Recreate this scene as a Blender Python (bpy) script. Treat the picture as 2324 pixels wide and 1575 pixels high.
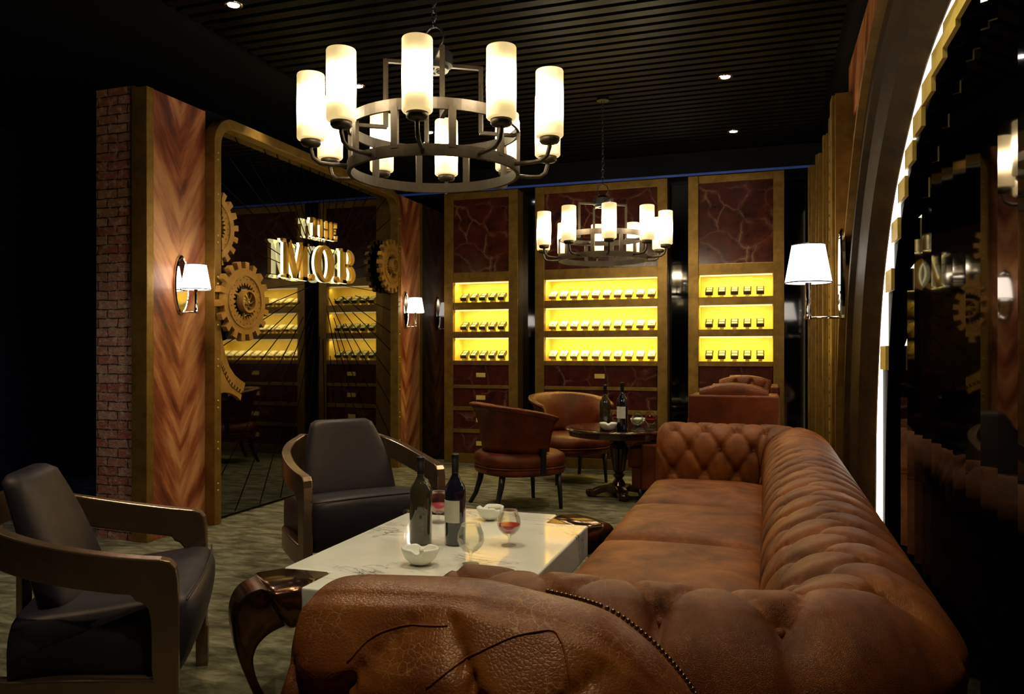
import bpy, bmesh, math, random
from mathutils import Vector, Matrix
from mathutils.bvhtree import BVHTree
random.seed(7)
R = math.radians; PI = math.pi
for o in list(bpy.data.objects): bpy.data.objects.remove(o)
SC = bpy.context.scene; COL = SC.collection

# ------------------------------------------------------------------ camera
F_PX = 1800.0
cam_d = bpy.data.cameras.new('camera'); cam = bpy.data.objects.new('camera', cam_d); COL.objects.link(cam)
cam_d.sensor_width = 36.0; cam_d.lens = F_PX / 2324 * 36.0
cam_d.shift_x = (1162 - 1116.5) / 2324; cam_d.shift_y = (800 - 787.5) / 2324
cam_d.clip_start = 0.05
cam.location = (0, 0, 1.25); cam.rotation_euler = (R(90), 0, R(19.1))
SC.camera = cam

# ------------------------------------------------------------------ colour management, world
SC.view_settings.view_transform = 'Standard'
SC.view_settings.look = 'None'
SC.view_settings.gamma = 1.0
SC.view_settings.use_curve_mapping = False
SC.view_settings.exposure = 0.0
W = bpy.data.worlds.new('world'); SC.world = W; W.use_nodes = True
W.node_tree.nodes['Background'].inputs[0].default_value = (0.05, 0.06, 0.16, 1)
W.node_tree.nodes['Background'].inputs[1].default_value = 0.02
SC.cycles.max_bounces = 8
SC.cycles.sample_clamp_indirect = 4.0
SC.cycles.caustics_reflective = False
SC.cycles.caustics_refractive = False

CEIL = 3.3       # slatted ceiling
TOP = 3.06       # top of panelled walls
XL = -3.85       # left wall face
YB = 8.40        # face of the display cabinets
SHADE_E = 105.0   # brightness of the chandelier shades
SCONCE_E = 5.5
NICHE_W = 6.5    # watts per metre of shelf light
SPOT_W = 85.0

# spots: downlights in view, unseen ones above sofa and viewer, plus added fill beams
def spot(x, y, z, power, col=(1, .86, .62), size=95, blend=.7, name='downlight_fill_beam'):
    l = bpy.data.lights.new(name, 'SPOT'); l.energy = power; l.color = col
    l.spot_size = R(size); l.spot_blend = blend; l.shadow_soft_size = .04
    o = bpy.data.objects.new(name, l); COL.objects.link(o); o.location = (x, y, z); return o

# ------------------------------------------------------------------ node helpers
def new_mat(name):
    m = bpy.data.materials.new(name); m.use_nodes = True
    nt = m.node_tree; b = nt.nodes['Principled BSDF']
    return m, nt, b
def N(nt, t, **k):
    n = nt.nodes.new(t)
    for a, v in k.items(): setattr(n, a, v)
    return n
def L(nt, a, b): nt.links.new(a, b)
def coords(nt, scale=(1, 1, 1), rot=(0, 0, 0), kind='Object'):
    tc = N(nt, 'ShaderNodeTexCoord'); mp = N(nt, 'ShaderNodeMapping')
    mp.inputs['Scale'].default_value = scale; mp.inputs['Rotation'].default_value = rot
    L(nt, tc.outputs[kind], mp.inputs[0]); return mp.outputs[0]
def noise(nt, vec, scale, detail=5, rough=.55, dist=0):
    n = N(nt, 'ShaderNodeTexNoise'); L(nt, vec, n.inputs['Vector'])
    n.inputs['Scale'].default_value = scale; n.inputs['Detail'].default_value = detail
    n.inputs['Roughness'].default_value = rough; n.inputs['Distortion'].default_value = dist
    return n.outputs['Fac']
def ramp(nt, fac, stops):
    r = N(nt, 'ShaderNodeValToRGB'); L(nt, fac, r.inputs[0])
    e = r.color_ramp.elements
    while len(e) < len(stops): e.new(.5)
    for i, (p, c) in enumerate(stops):
        e[i].position = p; e[i].color = (c[0], c[1], c[2], 1) if len(c) == 3 else c
    return r.outputs[0]
def bump(nt, b, h, strength=.3, dist=.01):
    n = N(nt, 'ShaderNodeBump'); n.inputs['Strength'].default_value = strength; n.inputs['Distance'].default_value = dist
    L(nt, h, n.inputs['Height']); L(nt, n.outputs[0], b.inputs['Normal'])
def mix(nt, f, a, b2, mode='MIX'):
    n = N(nt, 'ShaderNodeMix', data_type='RGBA', blend_type=mode)
    for s, v in ((n.inputs[0], f), (n.inputs[6], a), (n.inputs[7], b2)):
        if hasattr(v, 'is_output') or hasattr(v, 'links'): L(nt, v, s)
        else: s.default_value = v if not isinstance(v, tuple) else (v + (1,))[:4]
    return n.outputs[2]
def mathn(nt, op, a, b2=None):
    n = N(nt, 'ShaderNodeMath', operation=op)
    for s, v in ((n.inputs[0], a), (n.inputs[1], b2)):
        if v is None: continue
        if hasattr(v, 'links'): L(nt, v, s)
        else: s.default_value = v
    return n.outputs[0]
def simple(name, col, rough=.5, metal=0, coat=0, spec=.5):
    m, nt, b = new_mat(name)
    b.inputs['Base Color'].default_value = (*col, 1); b.inputs['Roughness'].default_value = rough
    b.inputs['Metallic'].default_value = metal; b.inputs['Coat Weight'].default_value = coat
    b.inputs['Specular IOR Level'].default_value = spec
    v = coords(nt); f = noise(nt, v, 35, 4)
    c = mix(nt, f, tuple(x * .85 for x in col), tuple(min(1, x * 1.15) for x in col)); L(nt, c, b.inputs['Base Color'])
    return m
def emit(name, col, strength):
    m, nt, b = new_mat(name)
    b.inputs['Base Color'].default_value = (*col, 1)
    b.inputs['Emission Color'].default_value = (*col, 1); b.inputs['Emission Strength'].default_value = strength
    return m

# ------------------------------------------------------------------ materials
M = {}
def leather(name, dark, mid, light, grain=420, rough=.42, bs=.35):
    m, nt, b = new_mat(name); v = coords(nt)
    f = noise(nt, v, 5.5, 8, .65, .4)
    c = ramp(nt, f, [(.28, dark), (.5, mid), (.74, light)])
    vo = N(nt, 'ShaderNodeTexVoronoi', feature='DISTANCE_TO_EDGE'); L(nt, v, vo.inputs['Vector']); vo.inputs['Scale'].default_value = grain
    f2 = noise(nt, v, 60, 4)
    L(nt, c, b.inputs['Base Color'])
    h = mathn(nt, 'ADD', mathn(nt, 'MINIMUM', vo.outputs['Distance'], .25), mathn(nt, 'MULTIPLY', f2, .5))
    bump(nt, b, h, bs, .004)
    r = ramp(nt, f, [(.3, (rough + .1,) * 3), (.7, (rough - .06,) * 3)]); L(nt, r, b.inputs['Roughness'])
    b.inputs['Specular IOR Level'].default_value = .36; b.inputs['Specular Tint'].default_value = (1, .68, .42, 1)
    return m
M['leather'] = leather('tan_leather', (.050, .010, .002), (.17, .042, .006), (.34, .105, .016), 420, .40, .45)
M['leather_near'] = leather('crackled_leather', (.07, .014, .003), (.20, .050, .008), (.36, .12, .020), 150, .38, .28)
M['leather_red'] = leather('oxblood_leather', (.028, .005, .002), (.095, .016, .004), (.21, .045, .009), 300, .27)
m = M['leather_near']; nt = m.node_tree; b = nt.nodes['Principled BSDF']; src = b.inputs['Base Color'].links[0].from_socket   # pale crackle lines
v = coords(nt); nd = N(nt, 'ShaderNodeTexNoise'); L(nt, v, nd.inputs['Vector']); nd.inputs['Scale'].default_value = 30
vv = N(nt, 'ShaderNodeVectorMath', operation='MULTIPLY_ADD'); L(nt, nd.outputs['Color'], vv.inputs[0]); vv.inputs[1].default_value = (.03, .03, .03); L(nt, v, vv.inputs[2])
vo = N(nt, 'ShaderNodeTexVoronoi', feature='DISTANCE_TO_EDGE'); L(nt, vv.outputs[0], vo.inputs['Vector']); vo.inputs['Scale'].default_value = 55
ln = ramp(nt, vo.outputs['Distance'], [(0, (.8, .8, .8)), (.045, (0, 0, 0))])
mk = mathn(nt, 'MULTIPLY', ln, ramp(nt, noise(nt, v, 9, 3), [(.45, (0, 0, 0)), (.6, (1, 1, 1))]))
L(nt, mix(nt, mk, src, (.48, .24, .06)), b.inputs['Base Color'])
def brass(name, c1, c2, metal=.55, rough=.42):
    m, nt, b = new_mat(name); v = coords(nt)
    f = noise(nt, v, 9, 8, .7)
    L(nt, ramp(nt, f, [(.3, c1), (.7, c2)]), b.inputs['Base Color'])
    b.inputs['Metallic'].default_value = metal; b.inputs['Roughness'].default_value = rough
    bump(nt, b, noise(nt, v, 120, 3), .12, .003); return m
M['brass'] = brass('antique_brass', (.16, .085, .012), (.33, .19, .035))
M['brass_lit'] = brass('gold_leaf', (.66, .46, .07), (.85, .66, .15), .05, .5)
M['gear'] = brass('gear_bronze', (.30, .15, .025), (.50, .27, .05), .35, .45)
M['arch'] = brass('arch_bronze', (.012, .005, .001), (.040, .019, .003), 0, .6); M['arch'].node_tree.nodes['Principled BSDF'].inputs['Specular IOR Level'].default_value = .08
M['iron'] = brass('dark_bronze', (.022, .015, .009), (.060, .042, .024), .5, .5)
M['bronze'] = brass('polished_bronze', (.10, .045, .02), (.17, .085, .045), .9, .16)
M['frame_wood'] = brass('champagne_bronze', (.20, .125, .075), (.28, .18, .11), .75, .24)
M['chrome'] = simple('chrome', (.8, .75, .68), .06, 1)
M['black'] = simple('matt_black', (.003, .003, .003), .8, 0, 0, .05)
M['ebony'] = simple('ebony', (.008, .008, .010), .35)
M['mahogany'] = simple('mahogany', (.035, .008, .004), .2, 0, .6)
M['navy'] = leather('charcoal_leather', (.020, .018, .025), (.026, .023, .031), (.034, .029, .038), 500, .42, .12)
M['nail'] = simple('nail_brass', (.25, .15, .06), .25, .9)
M['white'] = simple('white_porcelain', (.78, .77, .66), .25)
M['paper'] = simple('label_paper', (.62, .60, .46), .7)
M['boxdark'] = simple('dark_box', (.012, .02, .022), .25)
M['boxlid'] = simple('dark_box_lid', (.25, .26, .2), .3)
M['boxwhite'] = simple('cream_box', (.85, .78, .55), .5)
M['boxbrown'] = simple('box_brown', (.16, .06, .015), .5)
M['blue'] = emit('blue_cove', (.03, .07, .35), .12)
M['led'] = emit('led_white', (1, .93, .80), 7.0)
M['niche_led'] = emit('niche_led', (1, .80, .35), 1.4)
M['letter_glow'] = emit('letter_glow', (1, .88, .42), 2.6)
M['spotlens'] = emit('downlight_lens', (1, .95, .95), 20)

m, nt, b = new_mat('shade_glass')      # frosted shade, hottest round the bulb at its middle
tc = N(nt, 'ShaderNodeTexCoord'); sp = N(nt, 'ShaderNodeSeparateXYZ'); L(nt, tc.outputs['Generated'], sp.inputs[0])
v = coords(nt, (90, 90, 9), kind='Generated'); st = noise(nt, v, 1.2, 3)
d = mathn(nt, 'ABSOLUTE', mathn(nt, 'SUBTRACT', sp.outputs[2], .5))
g = mathn(nt, 'POWER', mathn(nt, 'MAXIMUM', mathn(nt, 'SUBTRACT', 1.0, mathn(nt, 'MULTIPLY', d, 2.0)), 0.0), 5.0)
e = mathn(nt, 'ADD', mathn(nt, 'MULTIPLY', g, SHADE_E), mathn(nt, 'ADD', .62, mathn(nt, 'MULTIPLY', st, .35)))
L(nt, e, b.inputs['Emission Strength'])
L(nt, ramp(nt, g, [(0, (1, .72, .30)), (.05, (1, .80, .42)), (.5, (1, .86, .60))]), b.inputs['Emission Color'])
b.inputs['Base Color'].default_value = (.8, .7, .5, 1); M['shade'] = m
M['sconce_shade'] = emit('sconce_shade', (1, .90, .74), SCONCE_E)

# chevron veneer: V-shaped grain about the panel's centre line (object x across, z up)
def chevron(name, slope=1.6):
    m, nt, b = new_mat(name); tc = N(nt, 'ShaderNodeTexCoord'); sp = N(nt, 'ShaderNodeSeparateXYZ'); L(nt, tc.outputs['Object'], sp.inputs[0])
    ay = mathn(nt, 'ABSOLUTE', sp.outputs[1])
    q = mathn(nt, 'SUBTRACT', sp.outputs[2], mathn(nt, 'MULTIPLY', ay, slope))
    cb = N(nt, 'ShaderNodeCombineXYZ'); L(nt, q, cb.inputs[0]); L(nt, mathn(nt, 'MULTIPLY', sp.outputs[1], .6), cb.inputs[1]); L(nt, mathn(nt, 'MULTIPLY', sp.outputs[2], .12), cb.inputs[2])
    f = noise(nt, cb.outputs[0], 4.6, 5, .55, .2)
    c = ramp(nt, f, [(.34, (.085, .018, .008)), (.45, (.25, .060, .020)), (.53, (.40, .13, .045)), (.64, (.60, .27, .10))])
    L(nt, c, b.inputs['Base Color']); b.inputs['Roughness'].default_value = .33; return m
M['veneer'] = chevron('chevron_veneer')

def brickmat(name, c1, c2, c3, mort, axis, bs=1.0):
    m, nt, b = new_mat(name)
    v = coords(nt, (1, 1, 1), {'x': (R(90), 0, 0), 'y': (R(90), 0, R(90))}[axis] if axis == 'x' else (0, 0, 0))
    if axis == 'y':
        tc = N(nt, 'ShaderNodeTexCoord'); s = N(nt, 'ShaderNodeSeparateXYZ'); L(nt, tc.outputs['Object'], s.inputs[0])
        cbx = N(nt, 'ShaderNodeCombineXYZ'); L(nt, s.outputs[1], cbx.inputs[0]); L(nt, s.outputs[2], cbx.inputs[1]); v = cbx.outputs[0]
    else:
        tc = N(nt, 'ShaderNodeTexCoord'); s = N(nt, 'ShaderNodeSeparateXYZ'); L(nt, tc.outputs['Object'], s.inputs[0])
        cbx = N(nt, 'ShaderNodeCombineXYZ'); L(nt, s.outputs[0], cbx.inputs[0]); L(nt, s.outputs[2], cbx.inputs[1]); v = cbx.outputs[0]
    nd = N(nt, 'ShaderNodeTexNoise'); L(nt, v, nd.inputs['Vector']); nd.inputs['Scale'].default_value = 9
    vv = N(nt, 'ShaderNodeVectorMath', operation='MULTIPLY_ADD'); L(nt, nd.outputs['Color'], vv.inputs[0]); vv.inputs[1].default_value = (.035, .022, 0); L(nt, v, vv.inputs[2])
    br = N(nt, 'ShaderNodeTexBrick'); L(nt, vv.outputs[0], br.inputs['Vector'])
    br.inputs['Scale'].default_value = 1; br.inputs['Brick Width'].default_value = .17; br.inputs['Row Height'].default_value = .062
    br.inputs['Mortar Size'].default_value = .005; br.inputs['Mortar Smooth'].default_value = .3; br.inputs['Bias'].default_value = -.1
    br.inputs['Color1'].default_value = (*c1, 1); br.inputs['Color2'].default_value = (*c2, 1); br.inputs['Mortar'].default_value = (*mort, 1)
    f = noise(nt, v, 22, 6, .7)
    L(nt, mix(nt, ramp(nt, f, [(.50, (0, 0, 0)), (.74, (1, 1, 1))]), br.outputs['Color'], c3), b.inputs['Base Color'])
    b.inputs['Roughness'].default_value = .85
    h = mathn(nt, 'ADD', mathn(nt, 'MULTIPLY', br.outputs['Fac'], -1.0), mathn(nt, 'MULTIPLY', noise(nt, v, 45, 5, .7), .9))
    bump(nt, b, h, bs, .02); return m
M['brick'] = brickmat('old_brick', (.42, .115, .06), (.50, .27, .16), (.66, .56, .38), (.02, .015, .010), 'x')
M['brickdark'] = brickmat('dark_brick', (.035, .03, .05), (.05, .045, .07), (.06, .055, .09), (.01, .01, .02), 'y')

m, nt, b = new_mat('red_marble'); v = coords(nt)
nd = N(nt, 'ShaderNodeTexNoise'); L(nt, v, nd.inputs['Vector']); nd.inputs['Scale'].default_value = 3.0; nd.inputs['Detail'].default_value = 5
vv = N(nt, 'ShaderNodeVectorMath', operation='MULTIPLY_ADD'); L(nt, nd.outputs['Color'], vv.inputs[0]); vv.inputs[1].default_value = (.35, .35, .35); L(nt, v, vv.inputs[2])
vo = N(nt, 'ShaderNodeTexVoronoi', feature='DISTANCE_TO_EDGE'); L(nt, vv.outputs[0], vo.inputs['Vector']); vo.inputs['Scale'].default_value = 3.2
vein = ramp(nt, vo.outputs['Distance'], [(0, (1, 1, 1)), (.02, (.35, .35, .35)), (.07, (0, 0, 0))])
base = ramp(nt, noise(nt, v, 6, 6, .6), [(.3, (.022, .004, .003)), (.7, (.10, .018, .010))])
msk = mathn(nt, 'MULTIPLY', vein, ramp(nt, noise(nt, v, 4, 3), [(.42, (.08, .08, .08)), (.66, (.8, .8, .8))]))
L(nt, mix(nt, msk, base, (.30, .15, .09)), b.inputs['Base Color']); b.inputs['Roughness'].default_value = .22; M['redmarble'] = m

m, nt, b = new_mat('white_marble'); v = coords(nt, (1, 1, 1), (0, 0, R(32)))
nd = noise(nt, coords(nt, (1.0, 2.2, 1), (0, 0, R(25))), 2.1, 7, .6, 1.1)
vein = ramp(nt, mathn(nt, 'ABSOLUTE', mathn(nt, 'SUBTRACT', nd, .5)), [(0, (1, 1, 1)), (.010, (.2, .2, .2)), (.05, (0, 0, 0))])
msk = mathn(nt, 'MULTIPLY', vein, ramp(nt, noise(nt, v, 2.6, 3), [(.46, (0, 0, 0)), (.62, (1, 1, 1))]))
cloud = ramp(nt, noise(nt, v, 3, 5), [(.35, (.80, .78, .64)), (.65, (.92, .90, .78))])
L(nt, mix(nt, msk, cloud, (.06, .055, .045)), b.inputs['Base Color']); b.inputs['Roughness'].default_value = .09
b.inputs['Coat Weight'].default_value = .5; b.inputs['Coat Roughness'].default_value = .04; M['marble'] = m

m, nt, b = new_mat('mottled_carpet'); v = coords(nt, (1, 1, 1), (0, 0, R(24)))
f = noise(nt, coords(nt, (1.0, 2.6, 1), (0, 0, R(-12))), 5.5, 8, .66, .5)
L(nt, ramp(nt, f, [(.34, (.05, .044, .022)), (.5, (.135, .120, .066)), (.68, (.27, .24, .145))]), b.inputs['Base Color'])
b.inputs['Roughness'].default_value = .95; b.inputs['Specular IOR Level'].default_value = .1
bump(nt, b, noise(nt, v, 160, 4, .8), .5, .01); M['carpet'] = m

def mirror(name, col, rough=.03):
    m, nt, b = new_mat(name); b.inputs['Metallic'].default_value = 1; b.inputs['Roughness'].default_value = rough
    v = coords(nt); L(nt, mix(nt, noise(nt, v, 2, 2), tuple(c * .9 for c in col), tuple(c * 1.1 for c in col)), b.inputs['Base Color']); return m
M['mirror'] = mirror('smoked_mirror', (.17, .17, .18)); M['mirror_dark'] = mirror('dark_smoked_mirror', (.16, .15, .15))
M['mirror_back'] = mirror('bronze_mirror', (.07, .07, .075), .05)
M['slat'] = simple('black_slat', (.0028, .0025, .0022), .4, 0, 0, .05)
M['plaster'] = simple('black_plaster', (.004, .0045, .006), .7, 0, 0, .1)

def glass(name, col=(1, 1, 1), rough=0, ior=1.45):
    m, nt, b = new_mat(name); b.inputs['Transmission Weight'].default_value = 1; b.inputs['Roughness'].default_value = rough
    b.inputs['IOR'].default_value = ior; v = coords(nt)
    L(nt, mix(nt, noise(nt, v, 8, 1), tuple(c * .97 for c in col), col), b.inputs['Base Color']); return m
m = bpy.data.materials.new('clear_glass'); m.use_nodes = True; nt = m.node_tree; nt.nodes.clear()
o_ = N(nt, 'ShaderNodeOutputMaterial'); mx = N(nt, 'ShaderNodeMixShader'); tr_ = N(nt, 'ShaderNodeBsdfTransparent'); gl = N(nt, 'ShaderNodeBsdfGlossy')
tr_.inputs[0].default_value = (.97, .98, .96, 1); gl.inputs['Roughness'].default_value = .02; lw = N(nt, 'ShaderNodeLayerWeight'); lw.inputs['Blend'].default_value = .35
L(nt, mathn(nt, 'MULTIPLY', lw.outputs['Fresnel'], .45), mx.inputs[0]); L(nt, tr_.outputs[0], mx.inputs[1]); L(nt, gl.outputs[0], mx.inputs[2]); L(nt, mx.outputs[0], o_.inputs[0])
M['glass'] = m; M['wine'] = simple('red_wine', (.55, .015, .03), .12, 0, .3)
M['bottle_green'] = simple('olive_bottle_glass', (.050, .042, .022), .04, .25, 1.0)
M['bottle_blue'] = simple('blue_black_bottle_glass', (.010, .010, .022), .10, .1, 1.0)
M['foil'] = simple('black_foil', (.012, .010, .012), .35, .2)
M['tableglass'] = simple('black_glass_top', (.012, .008, .006), .05, 0, 1.0)

# ------------------------------------------------------------------ object helpers
def obj(name, bm, mat, parent=None, smooth=False, bevel=0, seg=2, loc=None, autosm=False):
    me = bpy.data.meshes.new(name); 
    bmesh.ops.recalc_face_normals(bm, faces=bm.faces[:]) if not smooth == 'keep' else None
    bm.to_mesh(me); bm.free()
    if smooth:
        for p in me.polygons: p.use_smooth = True
    o = bpy.data.objects.new(name, me); COL.objects.link(o)
    for mm in (mat if isinstance(mat, (list, tuple)) else [mat]): me.materials.append(mm)
    if parent: o.parent = parent
    if loc: o.location = loc
    if bevel:
        md = o.modifiers.new('bevel', 'BEVEL'); md.width = bevel; md.segments = seg; md.limit_method = 'ANGLE'; md.angle_limit = R(40)
        md.harden_normals = False
    return o
def tag(o, label, cat, group=None, kind=None):
    o['label'] = label; o['category'] = cat
    if group: o['group'] = group
    if kind: o['kind'] = kind
    return o
def thing(name, label, cat, loc=(0, 0, 0), rz=0, group=None):
    o = bpy.data.objects.new(name, None); COL.objects.link(o); o.empty_display_size = .05
    o.location = loc; o.rotation_euler = (0, 0, rz); return tag(o, label, cat, group)
def dup(root, loc=None, rz=None, label=None, group=None):
    r = root.copy(); COL.objects.link(r)
    if loc: r.location = loc
    if rz is not None: r.rotation_euler = (0, 0, rz)
    if label: r['label'] = label
    if group: r['group'] = group
    for ch in list(root.children):
        c = ch.copy(); COL.objects.link(c); c.parent = r
        for g in list(ch.children):
            k = g.copy(); COL.objects.link(k); k.parent = c
    return r
def BM(): return bmesh.new()
def box(bm, x0, x1, y0, y1, z0, z1, mi=0):
    v = [bm.verts.new(p) for p in ((x0, y0, z0), (x1, y0, z0), (x1, y1, z0), (x0, y1, z0), (x0, y0, z1), (x1, y0, z1), (x1, y1, z1), (x0, y1, z1))]
    for f in ((0, 3, 2, 1), (4, 5, 6, 7), (0, 1, 5, 4), (1, 2, 6, 5), (2, 3, 7, 6), (3, 0, 4, 7)):
        fc = bm.faces.new([v[i] for i in f]); fc.material_index = mi
    return v
def loft(bm, rings, cap=True, closed=True):
    """rings: lists of points, all of one length"""
    rr = [[bm.verts.new(p) for p in r] for r in rings]
    n = len(rr[0])
    for a, b2 in zip(rr, rr[1:]):
        for i in range(n if closed else n - 1):
            j = (i + 1) % n
            try: bm.faces.new((a[i], a[j], b2[j], b2[i]))
            except ValueError: pass
    if cap and closed:
        bm.faces.new(rr[0][::-1]); bm.faces.new(rr[-1])
    return rr
def lathe(bm, prof, seg=28, c=(0, 0, 0), cap=True):
    rings = [[(c[0] + r * math.cos(2 * PI * i / seg), c[1] + r * math.sin(2 * PI * i / seg), c[2] + z) for i in range(seg)] for r, z in prof]
    loft(bm, rings, cap)
def tube(bm, pts, rad, seg=10, closed=False, flat=None):
    """round tube along points (rad may be a list); flat=(w,h) gives a flat bar"""
    pts = [Vector(p) for p in pts]; n = len(pts); rings = []
    up = Vector((0, 0, 1)); 
    for i, p in enumerate(pts):
        if closed: t = pts[(i + 1) % n] - pts[i - 1]
        else: t = (pts[min(i + 1, n - 1)] - pts[max(i - 1, 0)])
        t.normalize()
        a = t.cross(up)
        if a.length < 1e-3: a = (rings_a if i else Vector((1, 0, 0)))
        a = a.normalized(); rings_a = a
        b2 = a.cross(t).normalized()
        r = rad[i] if isinstance(rad, (list, tuple)) else rad
        if flat:
            w, h = flat
            rings.append([tuple(p + a * sx * w / 2 + b2 * sz * h / 2) for sx, sz in ((-1, -1), (1, -1), (1, 1), (-1, 1))])
        else:
            rings.append([tuple(p + (a * math.cos(2 * PI * k / seg) + b2 * math.sin(2 * PI * k / seg)) * r) for k in range(seg)])
    if closed: rings.append(rings[0]); loft(bm, rings, False)
    else: loft(bm, rings)
    bmesh.ops.remove_doubles(bm, verts=bm.verts[:], dist=1e-5)
def prism(bm, poly, h0, h1, f, mi=0):
    """extrude a 2D polygon between heights h0 and h1; f(a,b,h) -> xyz"""
    lo = [bm.verts.new(f(a, b2, h0)) for a, b2 in poly]; hi = [bm.verts.new(f(a, b2, h1)) for a, b2 in poly]
    n = len(poly)
    fs = [bm.faces.new(lo[::-1]), bm.faces.new(hi)]
    for i in range(n):
        fs.append(bm.faces.new((lo[i], lo[(i + 1) % n], hi[(i + 1) % n], hi[i])))
    for x in fs: x.material_index = mi
    return fs
def rrect(x0, x1, y0, y1, r, k=5):
    out = []
    for cx, cy, a0 in ((x1 - r, y1 - r, 0), (x0 + r, y1 - r, 90), (x0 + r, y0 + r, 180), (x1 - r, y0 + r, 270)):
        for i in range(k + 1):
            a = R(a0 + 90 * i / k); out.append((cx + r * math.cos(a), cy + r * math.sin(a)))
    return out
def cushion(bm, x0, x1, y0, y1, z0, z1, r=.04, puff=.02, n=14):
    """soft box: rounded edges, crowned top"""
    cx, cy, cz = (x0 + x1) / 2, (y0 + y1) / 2, (z0 + z1) / 2
    hx, hy, hz = (x1 - x0) / 2, (y1 - y0) / 2, (z1 - z0) / 2
    t = BM(); bmesh.ops.create_cube(t, size=2); bmesh.ops.subdivide_edges(t, edges=t.edges[:], cuts=n, use_grid_fill=True)
    for v in t.verts:
        q = Vector((v.co.x * hx, v.co.y * hy, v.co.z * hz))
        c = Vector((max(-hx + r, min(hx - r, q.x)), max(-hy + r, min(hy - r, q.y)), max(-hz + r, min(hz - r, q.z))))
        d = q - c
        if d.length > 1e-6: q = c + d.normalized() * min(r, d.length) if d.length > r else q
        w = (1 - (v.co.x) ** 4) * (1 - (v.co.y) ** 4)
        if v.co.z > 0: q.z += puff * w * v.co.z
        v.co = q + Vector((cx, cy, cz))
    me = bpy.data.meshes.new('tmp'); t.to_mesh(me); t.free(); bm.from_mesh(me); bpy.data.meshes.remove(me)
def struct(name, bm, mat, label=None, cat=None, **k):
    o = obj(name, bm, mat, **k); o['kind'] = 'structure'
    if label: o['label'] = label; o['category'] = cat or name.split('_')[0]
    return o
def tuft(s, p, a, b2, plast, depth, off=0.0):
    """depth of a diamond-buttoned surface at (s along, p up); pleats run on past the last button row"""
    if p <= plast:
        al = s / a + p / (2 * b2) + off; be = s / a - p / (2 * b2) + off
        x, y = abs(math.sin(PI * al)), abs(math.sin(PI * be))
        cre = 1 - math.exp(-min(x, y) * 7); dim = 1 - math.exp(-(x * x + y * y) * 4)
    else:
        al = s / a + plast / (2 * b2) + off
        x = abs(math.sin(PI * al)); k = (p - plast) / (b2 * 1.1)
        cre = 1 - math.exp(-x * 7); dim = 1 - math.exp(-(x * x + k * k) * 4)
        cre = cre + (1 - cre) * min(1, k * .06)
        return depth * (.62 * cre + .38 * dim)
    return depth * (.40 * cre + .60 * dim)

# ------------------------------------------------------------------ the room
b_ = BM(); box(b_, -7, 1.6, -1.5, 9.0, -.1, 0); struct('floor', b_, M['carpet'], 'mottled olive grey carpet under the lounge furniture')
b_ = BM(); box(b_, -7, 1.6, -1.5, 9.0, CEIL + .04, CEIL + .14); struct('ceiling', b_, M['plaster'], 'black ceiling above the dark slats')
b_ = BM(); y = 1.0
while y < 8.3:
    box(b_, -3.35, .45, y, y + .07, CEIL, CEIL + .04); y += .115
struct('trim_1', b_, M['slat'], 'dark ceiling slats running across the room', 'slats')
b_ = BM(); box(b_, -7, -3.35, -1.5, 8.75, CEIL - .02, CEIL + .04); struct('trim_2', b_, M['plaster'], 'plain black ceiling border beside the slats', 'ceiling')
b_ = BM(); box(b_, -7, 1.6, 8.78, 8.95, 0, CEIL + .04); struct('wall_back', b_, M['plaster'], 'black back wall behind the display cabinets')
b_ = BM(); box(b_, -4.3, .55, YB - .05, YB + .38, TOP, CEIL); struct('trim_3', b_, M['plaster'], 'dark soffit above the display cabinets', 'soffit')
b_ = BM(); box(b_, -4.1, .5, YB - .062, YB - .05, TOP, TOP + .022); struct('trim_4', b_, M['blue'], 'thin blue light line along the soffit edge', 'light line')
# mirror slots of the back wall
b_ = BM()
for x0, x1 in ((-3.86, -3.48), (-2.60, -2.40), (-.97, -.76), (.166, .40)): box(b_, x0, x1, 8.58, 8.60, 0, TOP)
struct('wall_back_mirror', b_, M['mirror_back'], 'smoked mirror strips between the display cabinets', 'mirror')
# far dark wall on the left with old bricks
b_ = BM(); box(b_, -6.6, -6.5, -1.5, 8.8, 0, CEIL); struct('wall_far_left', b_, M['brickdark'], 'dim bluish brick wall far behind the brick pillar')
b_ = BM(); box(b_, -6.5, -6.42, 5.6, 6.6, .55, 2.35); struct('trim_5', b_, M['black'], 'dark panel on the dim brick wall', 'panel')
b_ = BM(); box(b_, -7, 1.6, -1.6, -1.5, 0, CEIL); struct('wall_front', b_, M['plaster'], 'black wall behind the viewer')

# left partition: brick end, brass corner, chevron veneer, mirror bay, chevron veneer, brass corner
b_ = BM(); box(b_, -4.28, -3.965, 4.19, 4.32, 0, 3.02); struct('pillar_brick', b_, M['brick'], 'old brick pillar at the end of the veneered wall', 'pillar')
b_ = BM(); box(b_, -4.28, -3.97, 4.32, 8.75, 0, 3.02); struct('wall_left', b_, M['plaster'], 'dark core wall behind the veneer and the mirror bay')
b_ = BM(); box(b_, -3.965, XL + .012, 4.17, 4.235, 0, 3.0); struct('trim_6', b_, M['brass'], 'brass corner strip between bricks and veneer', 'trim', bevel=.004)
def veneer(name, y0, y1, label):
    b_ = BM(); w = (y1 - y0) / 2
    box(b_, -.06, .06, -w, w, -1.5, 1.5); return struct(name, b_, M['veneer'], label, 'panel', loc=(XL - .06, (y0 + y1) / 2, 1.5))
veneer('wall_left_veneer', 4.235, 4.76, 'chevron wood veneer panel beside the brick pillar')
veneer('wall_left_veneer_rear', 7.80, 8.50, 'chevron wood veneer panel at the rear end of the mirror bay')
b_ = BM(); box(b_, XL - .12, XL + .012, 8.50, 8.58, 0, 3.0); box(b_, XL - .12, XL - .03, 8.5, 8.75, 0, 3.0)
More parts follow.
